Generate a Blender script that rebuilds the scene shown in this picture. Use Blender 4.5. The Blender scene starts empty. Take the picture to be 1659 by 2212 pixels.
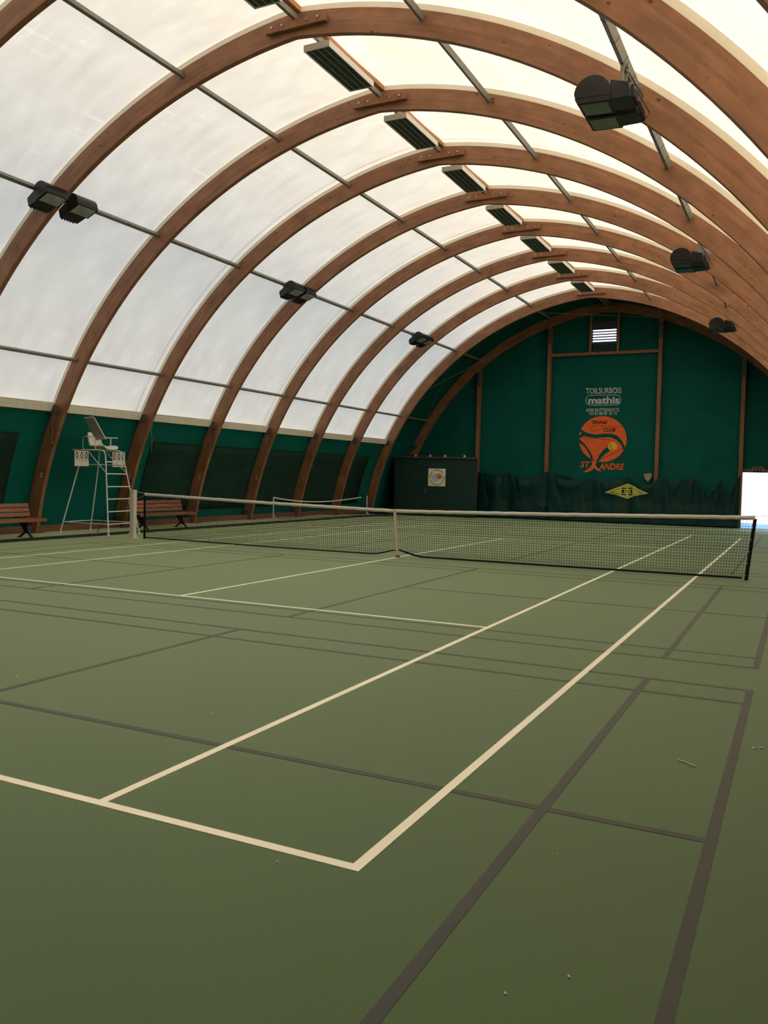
import bpy, math, random
from math import sin, cos, pi, sqrt, radians
from mathutils import Vector, Matrix, noise
from mathutils.geometry import tessellate_polygon
random.seed(7)
SC = bpy.context.scene
COL = SC.collection

# ------------------------------------------------------------------ camera
YAW, PITCH, ROLL = 0.458442850, -0.0420777217, 0.0216395884
CAM = Vector((7.00280668, -14.8005596, 1.56538634))
fwd = Vector((-sin(YAW)*cos(PITCH), cos(YAW)*cos(PITCH), sin(PITCH)))
rgt = Vector((cos(YAW), sin(YAW), 0.0)); upv = rgt.cross(fwd)
r2 = cos(ROLL)*rgt + sin(ROLL)*upv; u2 = -sin(ROLL)*rgt + cos(ROLL)*upv
cd = bpy.data.cameras.new('camera'); cam = bpy.data.objects.new('camera', cd); COL.objects.link(cam)
cam.matrix_world = Matrix(((r2.x, u2.x, -fwd.x, CAM.x), (r2.y, u2.y, -fwd.y, CAM.y), (r2.z, u2.z, -fwd.z, CAM.z), (0, 0, 0, 1)))
cd.sensor_fit = 'VERTICAL'; cd.sensor_height = 36.0; cd.sensor_width = 27.0
cd.lens = 1829.36 / 2212 * 36.0
cd.clip_start = 0.05; cd.clip_end = 500
SC.camera = cam

# ------------------------------------------------------------------ sky, sun, exposure
SKY, SUN = 2.05, 9.8
w = bpy.data.worlds.new('sky'); SC.world = w; w.use_nodes = True
nt = w.node_tree; nt.nodes.clear()
tc = nt.nodes.new('ShaderNodeTexCoord'); sp = nt.nodes.new('ShaderNodeSeparateXYZ')
rp = nt.nodes.new('ShaderNodeValToRGB'); bg = nt.nodes.new('ShaderNodeBackground'); wo = nt.nodes.new('ShaderNodeOutputWorld')
rp.color_ramp.elements[0].position = 0.0; rp.color_ramp.elements[0].color = (0.87, 0.96, 1.13, 1)
rp.color_ramp.elements[1].position = 1.0; rp.color_ramp.elements[1].color = (0.76, 0.90, 1.16, 1)
nt.links.new(tc.outputs['Generated'], sp.inputs[0]); nt.links.new(sp.outputs['Z'], rp.inputs[0])
nt.links.new(rp.outputs[0], bg.inputs[0]); nt.links.new(bg.outputs[0], wo.inputs[0]); bg.inputs[1].default_value = SKY
sl = bpy.data.lights.new('sun', 'SUN'); so = bpy.data.objects.new('sun', sl); COL.objects.link(so)
sl.energy = SUN; sl.angle = radians(1.0); sl.color = (1.0, 0.80, 0.52)
so.rotation_euler = Vector((-0.75, 0.15, -0.64)).to_track_quat('-Z', 'Y').to_euler(); so.location = (30, -10, 40)
SC.view_settings.view_transform = 'Standard'; SC.view_settings.look = 'None'
SC.view_settings.gamma = 1.0; SC.view_settings.use_curve_mapping = False
SC.view_settings.exposure = 0.0
SC.cycles.max_bounces = 12; SC.cycles.diffuse_bounces = 6; SC.cycles.glossy_bounces = 4
SC.cycles.caustics_reflective = False; SC.cycles.caustics_refractive = False

# ------------------------------------------------------------------ materials
def mat(name, color, rough=0.6, spec=0.5, metal=0.0, var=0.0, scale=6.0, bump=0.0, bscale=40.0, trans=0.0, tcol=None, stretch=(1, 1, 1), coat=0.0):
    m = bpy.data.materials.new(name); m.use_nodes = True
    n = m.node_tree; b = n.nodes['Principled BSDF']; out = n.nodes['Material Output']
    b.inputs['Roughness'].default_value = rough; b.inputs['Metallic'].default_value = metal
    b.inputs['Specular IOR Level'].default_value = spec; b.inputs['Coat Weight'].default_value = coat
    c = (*color, 1)
    t = n.nodes.new('ShaderNodeTexCoord'); mp = n.nodes.new('ShaderNodeMapping'); mp.inputs['Scale'].default_value = stretch
    n.links.new(t.outputs['Object'], mp.inputs[0])
    nz = n.nodes.new('ShaderNodeTexNoise'); nz.inputs['Scale'].default_value = scale; nz.inputs['Detail'].default_value = 5
    n.links.new(mp.outputs[0], nz.inputs['Vector'])
    cr = n.nodes.new('ShaderNodeValToRGB')
    lo = tuple(max(0, x*(1-var)) for x in color); hi = tuple(min(1, x*(1+var)) for x in color)
    cr.color_ramp.elements[0].position = 0.3; cr.color_ramp.elements[0].color = (*lo, 1)
    cr.color_ramp.elements[1].position = 0.7; cr.color_ramp.elements[1].color = (*hi, 1)
    n.links.new(nz.outputs['Fac'], cr.inputs[0]); n.links.new(cr.outputs[0], b.inputs['Base Color'])
    if bump > 0:
        n2 = n.nodes.new('ShaderNodeTexNoise'); n2.inputs['Scale'].default_value = bscale
        n.links.new(mp.outputs[0], n2.inputs['Vector'])
        bp = n.nodes.new('ShaderNodeBump'); bp.inputs['Strength'].default_value = bump; bp.inputs['Distance'].default_value = 0.01
        n.links.new(n2.outputs['Fac'], bp.inputs['Height']); n.links.new(bp.outputs[0], b.inputs['Normal'])
    if trans > 0:
        tr = n.nodes.new('ShaderNodeBsdfTranslucent'); tr.inputs[0].default_value = (*(tcol or color), 1)
        mx = n.nodes.new('ShaderNodeMixShader'); mx.inputs[0].default_value = trans
        n.links.new(b.outputs[0], mx.inputs[1]); n.links.new(tr.outputs[0], mx.inputs[2]); n.links.new(mx.outputs[0], out.inputs[0])
    return m

def wood_arc(name, color):
    """glued timber whose grain and glue lines run round the arc (object origin = arc centre)"""
    m = mat(name, color, rough=0.55, spec=0.35); n = m.node_tree; L = n.links; N = n.nodes.new
    b = n.nodes['Principled BSDF']; t = N('ShaderNodeTexCoord'); s = N('ShaderNodeSeparateXYZ'); L.new(t.outputs['Object'], s.inputs[0])
    def M(op, a, bb=None):
        q = N('ShaderNodeMath'); q.operation = op
        for i, v in enumerate((a, bb)):
            if v is None: continue
            if isinstance(v, (int, float)): q.inputs[i].default_value = v
            else: L.new(v, q.inputs[i])
        return q.outputs[0]
    R = M('SQRT', M('ADD', M('MULTIPLY', s.outputs['X'], s.outputs['X']), M('MULTIPLY', s.outputs['Z'], s.outputs['Z'])))
    A = M('MULTIPLY', M('ARCTAN2', s.outputs['Z'], s.outputs['X']), 10.4)
    oi = N('ShaderNodeObjectInfo')
    lam = M('MULTIPLY', R, 1/0.042); lami = M('FLOOR', lam); lamf = M('FRACT', lam)
    c = N('ShaderNodeCombineXYZ')
    L.new(M('ADD', A, M('MULTIPLY', oi.outputs['Random'], 57.0)), c.inputs[0]); L.new(M('MULTIPLY', R, 14.0), c.inputs[1]); L.new(M('MULTIPLY', s.outputs['Y'], 6.0), c.inputs[2])
    nz = N('ShaderNodeTexNoise'); nz.inputs['Scale'].default_value = 1.3; nz.inputs['Detail'].default_value = 6; L.new(c.outputs[0], nz.inputs['Vector'])
    # knots
    c2 = N('ShaderNodeCombineXYZ'); L.new(M('ADD', A, M('MULTIPLY', oi.outputs['Random'], 31.0)), c2.inputs[0]); L.new(M('MULTIPLY', R, 1.6), c2.inputs[1]); L.new(s.outputs['Y'], c2.inputs[2])
    vo = N('ShaderNodeTexVoronoi'); vo.inputs['Scale'].default_value = 6.5; L.new(c2.outputs[0], vo.inputs['Vector'])
    kn = N('ShaderNodeMapRange'); kn.inputs[1].default_value = 0.07; kn.inputs[2].default_value = 0.20; kn.inputs[3].default_value = 0.30; kn.inputs[4].default_value = 1.0
    kd = N('ShaderNodeTexNoise'); kd.inputs['Scale'].default_value = 2.6; kd.inputs['Detail'].default_value = 3; L.new(c2.outputs[0], kd.inputs['Vector'])
    L.new(M('ADD', vo.outputs['Distance'], M('MULTIPLY', M('SUBTRACT', kd.outputs['Fac'], 0.40), 0.75)), kn.inputs[0])
    big = N('ShaderNodeTexNoise'); big.inputs['Scale'].default_value = 2.2; big.inputs['Detail'].default_value = 6; L.new(c2.outputs[0], big.inputs['Vector'])
    gl = M('ADD', M('MULTIPLY', M('GREATER_THAN', lamf, 0.05), 0.07), 0.93)
    wn = N('ShaderNodeTexWhiteNoise'); wn.noise_dimensions = '2D'; cc = N('ShaderNodeCombineXYZ')
    L.new(lami, cc.inputs[0]); L.new(M('FLOOR', M('ADD', M('MULTIPLY', A, 0.35), M('MULTIPLY', lami, 0.37))), cc.inputs[1]); L.new(cc.outputs[0], wn.inputs['Vector'])
    f = M('MULTIPLY', M('MULTIPLY', kn.outputs[0], gl), M('ADD', M('MULTIPLY', wn.outputs['Value'], 0.16), 0.92))
    f = M('MULTIPLY', f, M('ADD', M('MULTIPLY', nz.outputs['Fac'], 0.6), 0.7)); f = M('MULTIPLY', f, M('ADD', M('MULTIPLY', big.outputs['Fac'], 1.1), 0.42))
    mx = N('ShaderNodeVectorMath'); mx.operation = 'SCALE'; mx.inputs[0].default_value = color; L.new(f, mx.inputs['Scale'])
    L.new(mx.outputs[0], b.inputs['Base Color'])
    return m

def membrane_mat():
    m = bpy.data.materials.new('white_membrane'); m.use_nodes = True; n = m.node_tree; n.nodes.clear(); L = n.links; N = n.nodes.new
    out = N('ShaderNodeOutputMaterial'); t = N('ShaderNodeTexCoord')
    def M(op, a, bb=None, cl=False):
        q = N('ShaderNodeMath'); q.operation = op; q.use_clamp = cl
        for i, v in enumerate((a, bb)):
            if v is None: continue
            if isinstance(v, (int, float)): q.inputs[i].default_value = v
            else: L.new(v, q.inputs[i])
        return q.outputs[0]
    def nz(scale, st, det=4, dist=0.0, rot=0.0):
        mp = N('ShaderNodeMapping'); mp.inputs['Scale'].default_value = st; mp.inputs['Rotation'].default_value = (0, 0, rot); L.new(t.outputs['Object'], mp.inputs[0])
        q = N('ShaderNodeTexNoise'); q.inputs['Scale'].default_value = scale; q.inputs['Detail'].default_value = det; q.inputs['Distortion'].default_value = dist
        L.new(mp.outputs[0], q.inputs['Vector']); return q.outputs['Fac']
    def line(f, wd):   # thin crease where the noise crosses its middle
        return M('SUBTRACT', 1.0, M('MULTIPLY', M('ABSOLUTE', M('SUBTRACT', f, 0.5)), 1.0/wd), True)
    def streak(scale, st, rot, lo, hi, det=2):
        g = N('ShaderNodeMapping'); g.inputs['Rotation'].default_value = (0, rot, 0); L.new(t.outputs['Object'], g.inputs[0])
        h = N('ShaderNodeMapping'); h.inputs['Scale'].default_value = st; L.new(g.outputs[0], h.inputs[0])
        q = N('ShaderNodeTexNoise'); q.inputs['Scale'].default_value = scale; q.inputs['Detail'].default_value = det; q.inputs['Distortion'].default_value = 0.15; L.new(h.outputs[0], q.inputs['Vector'])
        r = N('ShaderNodeMapRange'); r.inputs[1].default_value = lo; r.inputs[2].default_value = hi; L.new(q.outputs['Fac'], r.inputs[0]); return r.outputs[0]
    mask = nz(0.5, (1, 1, 1), 2)
    mk = M('MULTIPLY', M('SUBTRACT', mask, 0.38), 5.0, True)
    a1 = M('MULTIPLY', streak(1.0, (0.45, 26.0, 0.45), 0.0, 0.60, 0.70), M('GREATER_THAN', nz(0.9, (1, 1, 1), 1), 0.50)); a2 = M('MULTIPLY', streak(1.0, (15.0, 0.5, 15.0), 0.0, 0.61, 0.70), M('GREATER_THAN', nz(1.1, (1, 1, 1), 1), 0.50))
    a3 = M('MULTIPLY', line(nz(1.3, (1, 1, 1), 5, 0.0), 0.010), M('GREATER_THAN', nz(2.1, (1, 1, 1), 2), 0.54))
    stain = M('ADD', M('MULTIPLY', nz(2.2, (0.7, 1.6, 0.7), 7), 0.6), M('MULTIPLY', nz(0.7, (1, 1, 1), 3), 0.4))
    creases = M('MULTIPLY', M('ADD', a1, a2), mk); creases2 = M('MULTIPLY', a3, mk)
    f = M('ADD', M('MULTIPLY', stain, 0.62), 0.68)
    f = M('ADD', f, M('MULTIPLY', M('ADD', creases, creases2), 0.17))
    cs = N('ShaderNodeVectorMath'); cs.operation = 'SCALE'; cs.inputs[0].default_value = (0.95, 0.87, 0.73); L.new(f, cs.inputs['Scale'])
    tr = N('ShaderNodeBsdfTranslucent'); L.new(cs.outputs[0], tr.inputs[0])
    df = N('ShaderNodeBsdfDiffuse'); df.inputs[0].default_value = (0.80, 0.78, 0.73, 1)
    mx = N('ShaderNodeMixShader'); mx.inputs[0].default_value = 0.30; L.new(df.outputs[0], mx.inputs[1]); L.new(tr.outputs[0], mx.inputs[2]); L.new(mx.outputs[0], out.inputs[0])
    return m

def floor_mat():
    m = mat('green_court', (0.095, 0.135, 0.062), rough=0.5, spec=0.5, bump=0.15, bscale=180); n = m.node_tree; L = n.links; N = n.nodes.new
    b = n.nodes['Principled BSDF']; t = N('ShaderNodeTexCoord')
    b.inputs['Specular IOR Level'].default_value = 0.28; b.inputs['Sheen Weight'].default_value = 1.0; b.inputs['Sheen Roughness'].default_value = 0.38; b.inputs['Sheen Tint'].default_value = (0.82, 1.0, 0.60, 1); b.inputs['Specular Tint'].default_value = (0.9, 1.0, 0.75, 1)
    a = N('ShaderNodeTexNoise'); a.inputs['Scale'].default_value = 0.5; a.inputs['Detail'].default_value = 5; L.new(t.outputs['Object'], a.inputs['Vector'])
    c = N('ShaderNodeTexNoise'); c.inputs['Scale'].default_value = 90; c.inputs['Detail'].default_value = 3; L.new(t.outputs['Object'], c.inputs['Vector'])
    r1 = N('ShaderNodeValToRGB'); r1.color_ramp.elements[0].position = 0.35; r1.color_ramp.elements[0].color = (0.043, 0.083, 0.029, 1)
    r1.color_ramp.elements[1].position = 0.65; r1.color_ramp.elements[1].color = (0.053, 0.097, 0.035, 1); L.new(a.outputs['Fac'], r1.inputs[0])
    mr = N('ShaderNodeMapRange'); mr.inputs[3].default_value = 0.8; mr.inputs[4].default_value = 1.2; L.new(c.outputs['Fac'], mr.inputs[0])
    v = N('ShaderNodeVectorMath'); v.operation = 'SCALE'; L.new(r1.outputs[0], v.inputs[0]); L.new(mr.outputs[0], v.inputs['Scale'])
    L.new(v.outputs[0], b.inputs['Base Color'])
    r2_ = N('ShaderNodeMapRange'); r2_.inputs[3].default_value = 0.42; r2_.inputs[4].default_value = 0.55; L.new(a.outputs['Fac'], r2_.inputs[0]); L.new(r2_.outputs[0], b.inputs['Roughness'])
    return m

WOOD = wood_arc('glulam_brown', (0.295, 0.134, 0.066))
MEM = membrane_mat()
FLOOR = floor_mat()
M_ = dict(
    plank=mat('brown_plank', (0.19, 0.085, 0.047), 0.6, 0.4, var=0.25, scale=5, stretch=(1, 0.15, 1), bump=0.1),
    post=mat('post_timber', (0.28, 0.12, 0.055), 0.6, 0.4, var=0.25, scale=5, stretch=(1, 1, 0.12), bump=0.1),
    bench=mat('bench_slat', (0.27, 0.105, 0.055), 0.5, 0.4, var=0.15, scale=7, stretch=(1, 0.1, 1)),
    ridge=mat('ridge_timber', (0.5, 0.22, 0.10), 0.6, 0.4, var=0.15, scale=5, stretch=(1, 0.1, 1)),
    cream=mat('cream_fabric', (0.92, 0.87, 0.73), 0.6, 0.3, var=0.03, scale=3, trans=0.25, tcol=(0.95, 0.9, 0.8)),
    seam=mat('seam_fabric', (0.85, 0.8, 0.7), 0.6, 0.2, trans=0.5, tcol=(0.9, 0.85, 0.75)),
    teal=mat('teal_fabric', (0.001, 0.115, 0.090), 0.75, 0.15, var=0.10, scale=1.2, bump=0.08, bscale=60),
    dteal=mat('gable_fabric', (0.002, 0.10, 0.078), 0.75, 0.15, var=0.12, scale=1.0, bump=0.08, bscale=60),
    screen=mat('dark_mesh_screen', (0.015, 0.045, 0.033), 0.85, 0.1, var=0.15, scale=2, bump=0.3, bscale=150),
    curtain=mat('curtain_vinyl', (0.001, 0.036, 0.030), 0.42, 0.22, var=0.2, scale=2.5),
    steel=mat('galvanised_steel', (0.25, 0.235, 0.195), 0.5, 0.5, metal=0.2, var=0.12, scale=9),
    bracket=mat('bracket_steel', (0.10, 0.10, 0.095), 0.5, 0.5, metal=0.4, var=0.15, scale=9),
    bolt=mat('bolt_steel', (0.42, 0.38, 0.33), 0.4, 0.5, metal=0.6),
    black=mat('black_housing', (0.008, 0.0095, 0.011), 0.35, 0.5, var=0.2, scale=8),
    bmetal=mat('black_iron', (0.010, 0.011, 0.012), 0.5, 0.5, var=0.2, scale=8),
    cord=mat('black_cord', (0.008, 0.011, 0.010), 0.8, 0.2),
    glass_baked=mat('lamp_glass_baked_light', (0.42, 0.43, 0.42), 0.1, 0.8, var=0.25, scale=4),  # left floodlights: light caught in the glass is painted into its colour
    glass=mat('lamp_glass', (0.10, 0.13, 0.12), 0.06, 1.0, var=0.1),
    white=mat('white_paint', (0.72, 0.71, 0.66), 0.45, 0.5, var=0.05, scale=6),
    tape=mat('white_tape', (0.66, 0.63, 0.56), 0.7, 0.2, var=0.08, scale=9, stretch=(0.6, 1, 4), bump=0.25, bscale=25),
    strap=mat('strap_webbing', (0.55, 0.48, 0.38), 0.8, 0.2, var=0.08, scale=12),
    ivory=mat('ivory_paint', (0.62, 0.58, 0.46), 0.5, 0.4, var=0.06, scale=6),
    line=mat('white_line_paint', (0.90, 0.85, 0.70), 0.55, 0.4, var=0.05, scale=3),
    gline=mat('grey_line_paint', (0.036, 0.036, 0.031), 0.55, 0.4, var=0.08, scale=3),
    lumi=mat('luminaire_housing', (0.85, 0.83, 0.74), 0.5, 0.4, var=0.04),
    grille=mat('dark_grille', (0.12, 0.155, 0.12), 0.5, 0.4, var=0.1, scale=20),
    gwhite=mat('grille_bar', (0.40, 0.42, 0.36), 0.5, 0.4),
    orange=mat('orange_print', (0.98, 0.155, 0.04), 0.7, 0.2, var=0.12, scale=4),
    yellow=mat('yellow_print', (0.85, 0.58, 0.05), 0.7, 0.2, var=0.1, scale=4),
    lemon=mat('yellow_vinyl', (0.60, 0.62, 0.12), 0.6, 0.3, var=0.15, scale=5),
    dprint=mat('dark_print', (0.010, 0.012, 0.012), 0.7, 0.2),
    lprint=mat('pale_print', (0.55, 0.60, 0.54), 0.7, 0.2, var=0.25, scale=12),
    logo_green=mat('logo_green', (0.002, 0.10, 0.078), 0.75, 0.15),
    signw=mat('sign_white', (0.88, 0.88, 0.80), 0.5, 0.4), ring=mat('sign_ring', (0.62, 0.52, 0.09), 0.5, 0.4),
    feather=mat('sign_feather', (0.55, 0.60, 0.64), 0.5, 0.4, var=0.12, scale=30), cork=mat('sign_cork', (0.66, 0.26, 0.12), 0.5, 0.4), red=mat('sign_red', (0.55, 0.04, 0.02), 0.5, 0.4),
    shed=mat('shed_green', (0.012, 0.040, 0.032), 0.6, 0.3, var=0.08, scale=2), roof=mat('shed_roof', (0.07, 0.062, 0.05), 0.7, 0.3, var=0.1),
    mat_=mat('dark_asphalt', (0.032, 0.036, 0.030), 0.9, 0.1, var=0.15, scale=5), rope=mat('rope', (0.20, 0.20, 0.18), 0.8, 0.1),
    scrap=mat('pale_scrap', (0.5, 0.5, 0.42), 0.7, 0.2), rag=mat('rag', (0.32, 0.28, 0.24), 0.8, 0.1, var=0.2, scale=12),
    blue=mat('blue_court', (0.07, 0.20, 0.55), 0.7, 0.3, var=0.05), concrete=mat('pale_concrete', (0.55, 0.54, 0.50), 0.85, 0.2, var=0.08, scale=0.6),
    chrome=mat('chrome', (0.6, 0.6, 0.6), 0.25, 0.5, metal=0.8), card=mat('score_card', (0.66, 0.63, 0.54), 0.55, 0.3, var=0.03),
    board=mat('writing_board', (0.42, 0.40, 0.33), 0.6, 0.3, var=0.06), vent=mat('vent_frame', (0.05, 0.055, 0.07), 0.5, 0.4, var=0.1),
)

for nm_, wt in (('gline', 0.35), ('line', 0.25)):
    b_ = M_[nm_].node_tree.nodes['Principled BSDF']; b_.inputs['Sheen Weight'].default_value = wt; b_.inputs['Sheen Roughness'].default_value = 0.38; b_.inputs['Sheen Tint'].default_value = (0.85, 1.0, 0.68, 1)
# ------------------------------------------------------------------ helpers
class MB:
    """collects shapes in world coordinates, then links them as one mesh object"""
    def __init__(s): s.v = []; s.f = []; s.sm = []
    def add(s, vs, fs, smooth=False):
        o = len(s.v); s.v += [Vector(p) for p in vs]; s.f += [tuple(i+o for i in f) for f in fs]; s.sm += [smooth]*len(fs); return s
    def box(s, c, d, m=None):
        x, y, z = (k/2 for k in d); m = m or Matrix.Identity(3); c = Vector(c)
        vs = [c + m @ Vector((i*x, j*y, k*z)) for i in (-1, 1) for j in (-1, 1) for k in (-1, 1)]
        return s.add(vs, [(0, 1, 3, 2), (4, 6, 7, 5), (0, 4, 5, 1), (2, 3, 7, 6), (0, 2, 6, 4), (1, 5, 7, 3)])
    def span(s, a, b):
        return s.box([(p+q)/2 for p, q in zip(a, b)], [abs(q-p) for p, q in zip(a, b)])
    def bar(s, a, b, wd, ht, up=(0, 0, 1)):
        a, b = Vector(a), Vector(b); d = (b-a); L = d.length; d.normalize(); u = Vector(up)
        if abs(d.dot(u)) > 0.98: u = Vector((0, 1, 0))
        x = d.cross(u).normalized(); u = x.cross(d)
        return s.box((a+b)/2, (wd, L, ht), Matrix((x, d, u)).transposed())
    def tube(s, pts, r, n=8, cap=True):
        pts = [Vector(p) for p in pts]; rings = []
        for i, p in enumerate(pts):
            d = (pts[min(i+1, len(pts)-1)] - pts[max(i-1, 0)]).normalized()
            u = Vector((0, 0, 1)) if abs(d.z) < 0.95 else Vector((0, 1, 0))
            x = d.cross(u).normalized(); u = x.cross(d)
            rings.append([p + r*(cos(2*pi*k/n)*x + sin(2*pi*k/n)*u) for k in range(n)])
        vs = [q for g in rings for q in g]; fs = [(i*n+k, i*n+(k+1) % n, (i+1)*n+(k+1) % n, (i+1)*n+k) for i in range(len(pts)-1) for k in range(n)]
        s.add(vs, fs, n > 4)
        if cap: s.add(rings[0], [tuple(range(n))]); s.add(rings[-1], [tuple(reversed(range(n)))])
        return s
    def plate(s, loops, fn, thick=None):
        """flat shape with holes; fn maps (a, b) to 3-D; thick is a 3-D offset"""
        ls = [[Vector((a, b, 0)) for a, b in l] for l in loops]; tr = tessellate_polygon(ls)
        flat = [p for l in loops for p in l]; F = [Vector(fn(a, b)) for a, b in flat]
        s.add(F, [tuple(t) for t in tr])
        if thick:
            t = Vector(thick); s.add([p+t for p in F], [tuple(reversed(q)) for q in tr]); o = 0
            for l in loops:
                n = len(l)
                for k in range(n):
                    a, b = F[o+k], F[o+(k+1) % n]; s.add([a, b, b+t, a+t], [(0, 1, 2, 3)])
                o += n
        return s
    def build(s, name, material, parent=None, origin=None, **tags):
        base = Vector((0, 0, 0))
        if parent is not None:
            base = WORLD[parent.name].copy()
        org = Vector(origin) if origin is not None else base
        me = bpy.data.meshes.new(name); me.from_pydata([v-org for v in s.v], [], s.f); me.materials.append(material)
        me.polygons.foreach_set('use_smooth', s.sm); me.update()
        o = bpy.data.objects.new(name, me); COL.objects.link(o)
        if parent is not None: o.parent = parent; o.location = org-base
        else: o.location = org
        WORLD[o.name] = org.copy()
        for k, v in tags.items(): o[k] = v
        return o
WORLD = {}
def bevel(o, wd=0.005, seg=2):
    m = o.modifiers.new('bevel', 'BEVEL'); m.width = wd; m.segments = seg; m.limit_method = 'ANGLE'; return o
def thing(name, loc, label=None, category=None, **tags):
    o = bpy.data.objects.new(name, None); o.empty_display_size = 0.2; COL.objects.link(o); o.location = loc; WORLD[o.name] = Vector(loc)
    if label: o['label'] = label
    if category: o['category'] = category
    for k, v in tags.items(): o[k] = v
    return o
def tag(o, label, category, group=None):
    o['label'] = label; o['category'] = category
    if group: o['group'] = group
    return o
def copy_tree(o, parent=None, loc=None):
    c = o.copy(); COL.objects.link(c); c.parent = parent
    if loc is not None: c.location = loc
    WORLD[c.name] = (WORLD[parent.name] + c.location) if parent else Vector(c.location)
    for ch in [k for k in KIDS.get(o.name, [])]: copy_tree(ch, c)
    return c
KIDS = {}
def index_kids():
    KIDS.clear()
    for ob in COL.objects:
        if ob.parent: KIDS.setdefault(ob.parent.name, []).append(ob)
def text_mb(body, a0, b0, a1, b1, fn, thick=None, shear=0.0, offset=0.0, mb=None):
    """lettering fitted into the box a0..a1, b0..b1 of the plane given by fn"""
    cu = bpy.data.curves.new('t', 'FONT'); cu.body = body; cu.shear = shear; cu.offset = offset; cu.resolution_u = 3
    ob = bpy.data.objects.new('t', cu); COL.objects.link(ob)
    dg = bpy.context.evaluated_depsgraph_get(); dg.update(); me = bpy.data.meshes.new_from_object(ob.evaluated_get(dg))
    xs = [v.co.x for v in me.vertices]; ys = [v.co.y for v in me.vertices]
    x0, x1, y0, y1 = min(xs), max(xs), min(ys), max(ys)
    mb = mb or MB()
    mb.add([fn(a0+(v.co.x-x0)/(x1-x0)*(a1-a0), b0+(v.co.y-y0)/(y1-y0)*(b1-b0)) for v in me.vertices], [tuple(p.vertices) for p in me.polygons])
    bpy.data.objects.remove(ob); bpy.data.curves.remove(cu); bpy.data.meshes.remove(me)
    return mb
def ordinal(n): return ['', 'first', 'second', 'third', 'fourth', 'fifth', 'sixth', 'seventh', 'eighth', 'ninth', 'tenth', 'eleventh', 'twelfth', 'thirteenth', 'fourteenth', 'fifteenth'][n]

# ------------------------------------------------------------------ vault profile
CX, DC, ZC = -0.585, 0.93, -1.6           # hall centre line, offset of the two arc centres, their height
RI, RO, RM = 10.22, 10.60, 10.70
def cen(side): return CX + DC if side < 0 else CX - DC     # side -1 = left arc
def arc_pt(side, R, th): return (cen(side) + side*R*cos(th), ZC + R*sin(th))   # th measured from the horizontal
def th_z(R, z): return math.asin((z-ZC)/R)
def th_top(R): return math.acos(DC*1.0/R) if DC > 0 else pi/2
# the left arc ends where x = CX:  cen(-1) - R cos(th) = CX  ->  cos(th) = DC / R
ARCH_Y = [3*k for k in range(-7, 8)]

def arc_shell(mb, side, R, y0, y1, z0, z1=None, n=24, sag=0.0, ny=1):
    t0 = th_z(R, z0); t1 = th_top(R) if z1 is None else th_z(R, z1); vs = []; m = ny+1
    for i in range(n+1):
        t = t0 + (t1-t0)*i/n
        for j in range(m):
            f = j/ny; rr = R - sag*sin(pi*f); x, z = arc_pt(side, rr, t); vs.append((x, y0+(y1-y0)*f, z))
    fs = [(i*m+j, i*m+j+1, (i+1)*m+j+1, (i+1)*m+j) for i in range(n) for j in range(ny)]
    mb.add(vs, fs, True); return mb
def arc_beam(mb, side, R0, R1, y0, y1, z0, n=40, zend=None):
    ta0, ta1 = th_z(R0, z0), th_top(R0) if zend is None else th_z(R0, zend)
    tb0, tb1 = th_z(R1, z0), th_top(R1) if zend is None else th_z(R1, zend)
    vs = []
    for i in range(n+1):
        f = i/n
        xa, za = arc_pt(side, R0, ta0+(ta1-ta0)*f); xb, zb = arc_pt(side, R1, tb0+(tb1-tb0)*f)
        vs += [(xa, y0, za), (xb, y0, zb), (xb, y1, zb), (xa, y1, za)]
    fs = [(0, 1, 2, 3), (4*n+3, 4*n+2, 4*n+1, 4*n)]
    for i in range(n):
        for k in range(4): fs.append((4*i+k, 4*i+(k+1) % 4, 4*i+4+(k+1) % 4, 4*i+4+k))
    mb.add(vs, fs); return mb

# ------------------------------------------------------------------ floor and outdoors
XL, XR, YN, YF = -10.12, 8.95, -21.15, 21.1
def fz(y): return 0.0 if y < 14 else -0.17*(y-14)/7
mb = MB(); ys = [YN, -14, -7, 0, 7, 14, 17.5, YF+0.05]
for a, b in zip(ys, ys[1:]): mb.add([(XL-.1, a, fz(a)), (XR+.1, a, fz(a)), (XR+.1, b, fz(b)), (XL-.1, b, fz(b))], [(0, 1, 2, 3)])
floor = mb.build('floor', FLOOR, kind='structure')
def court_line(name, x0, y0, x1, y1, wd, z, m):
    b = MB(); n = 1
    if abs(x1-x0) > abs(y1-y0): b.span((x0, y0-wd/2, z-0.004), (x1, y0+wd/2, z))
    else: b.span((x0-wd/2, y0, z-0.004), (x0+wd/2, y1, z))
    return b.build(name, m, floor)
lw = 0.05; z = 0.003
for sx in (-1, 1):
    court_line('white_line', sx*(5.485-lw/2), -11.885, sx*(5.485-lw/2), 11.885, lw, z, M_['line'])
    court_line('white_line', sx*(4.115-lw/2), -11.835, sx*(4.115-lw/2), 11.835, lw, z, M_['line'])
for sy in (-1, 1):
    court_line('white_line', -5.435, sy*(11.885-lw/2), 5.435, sy*(11.885-lw/2), lw, z, M_['line'])
    court_line('white_line', -4.065, sy*(6.4-lw/2), 4.065, sy*(6.4-lw/2), lw, z, M_['line'])
    court_line('white_line', 0, sy*0.0, 0, sy*6.35, lw, z, M_['line'])
    court_line('white_line', 0, sy*11.735, 0, sy*11.835, lw, z, M_['line'])
g = 0.05; z = 0.0018
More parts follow.
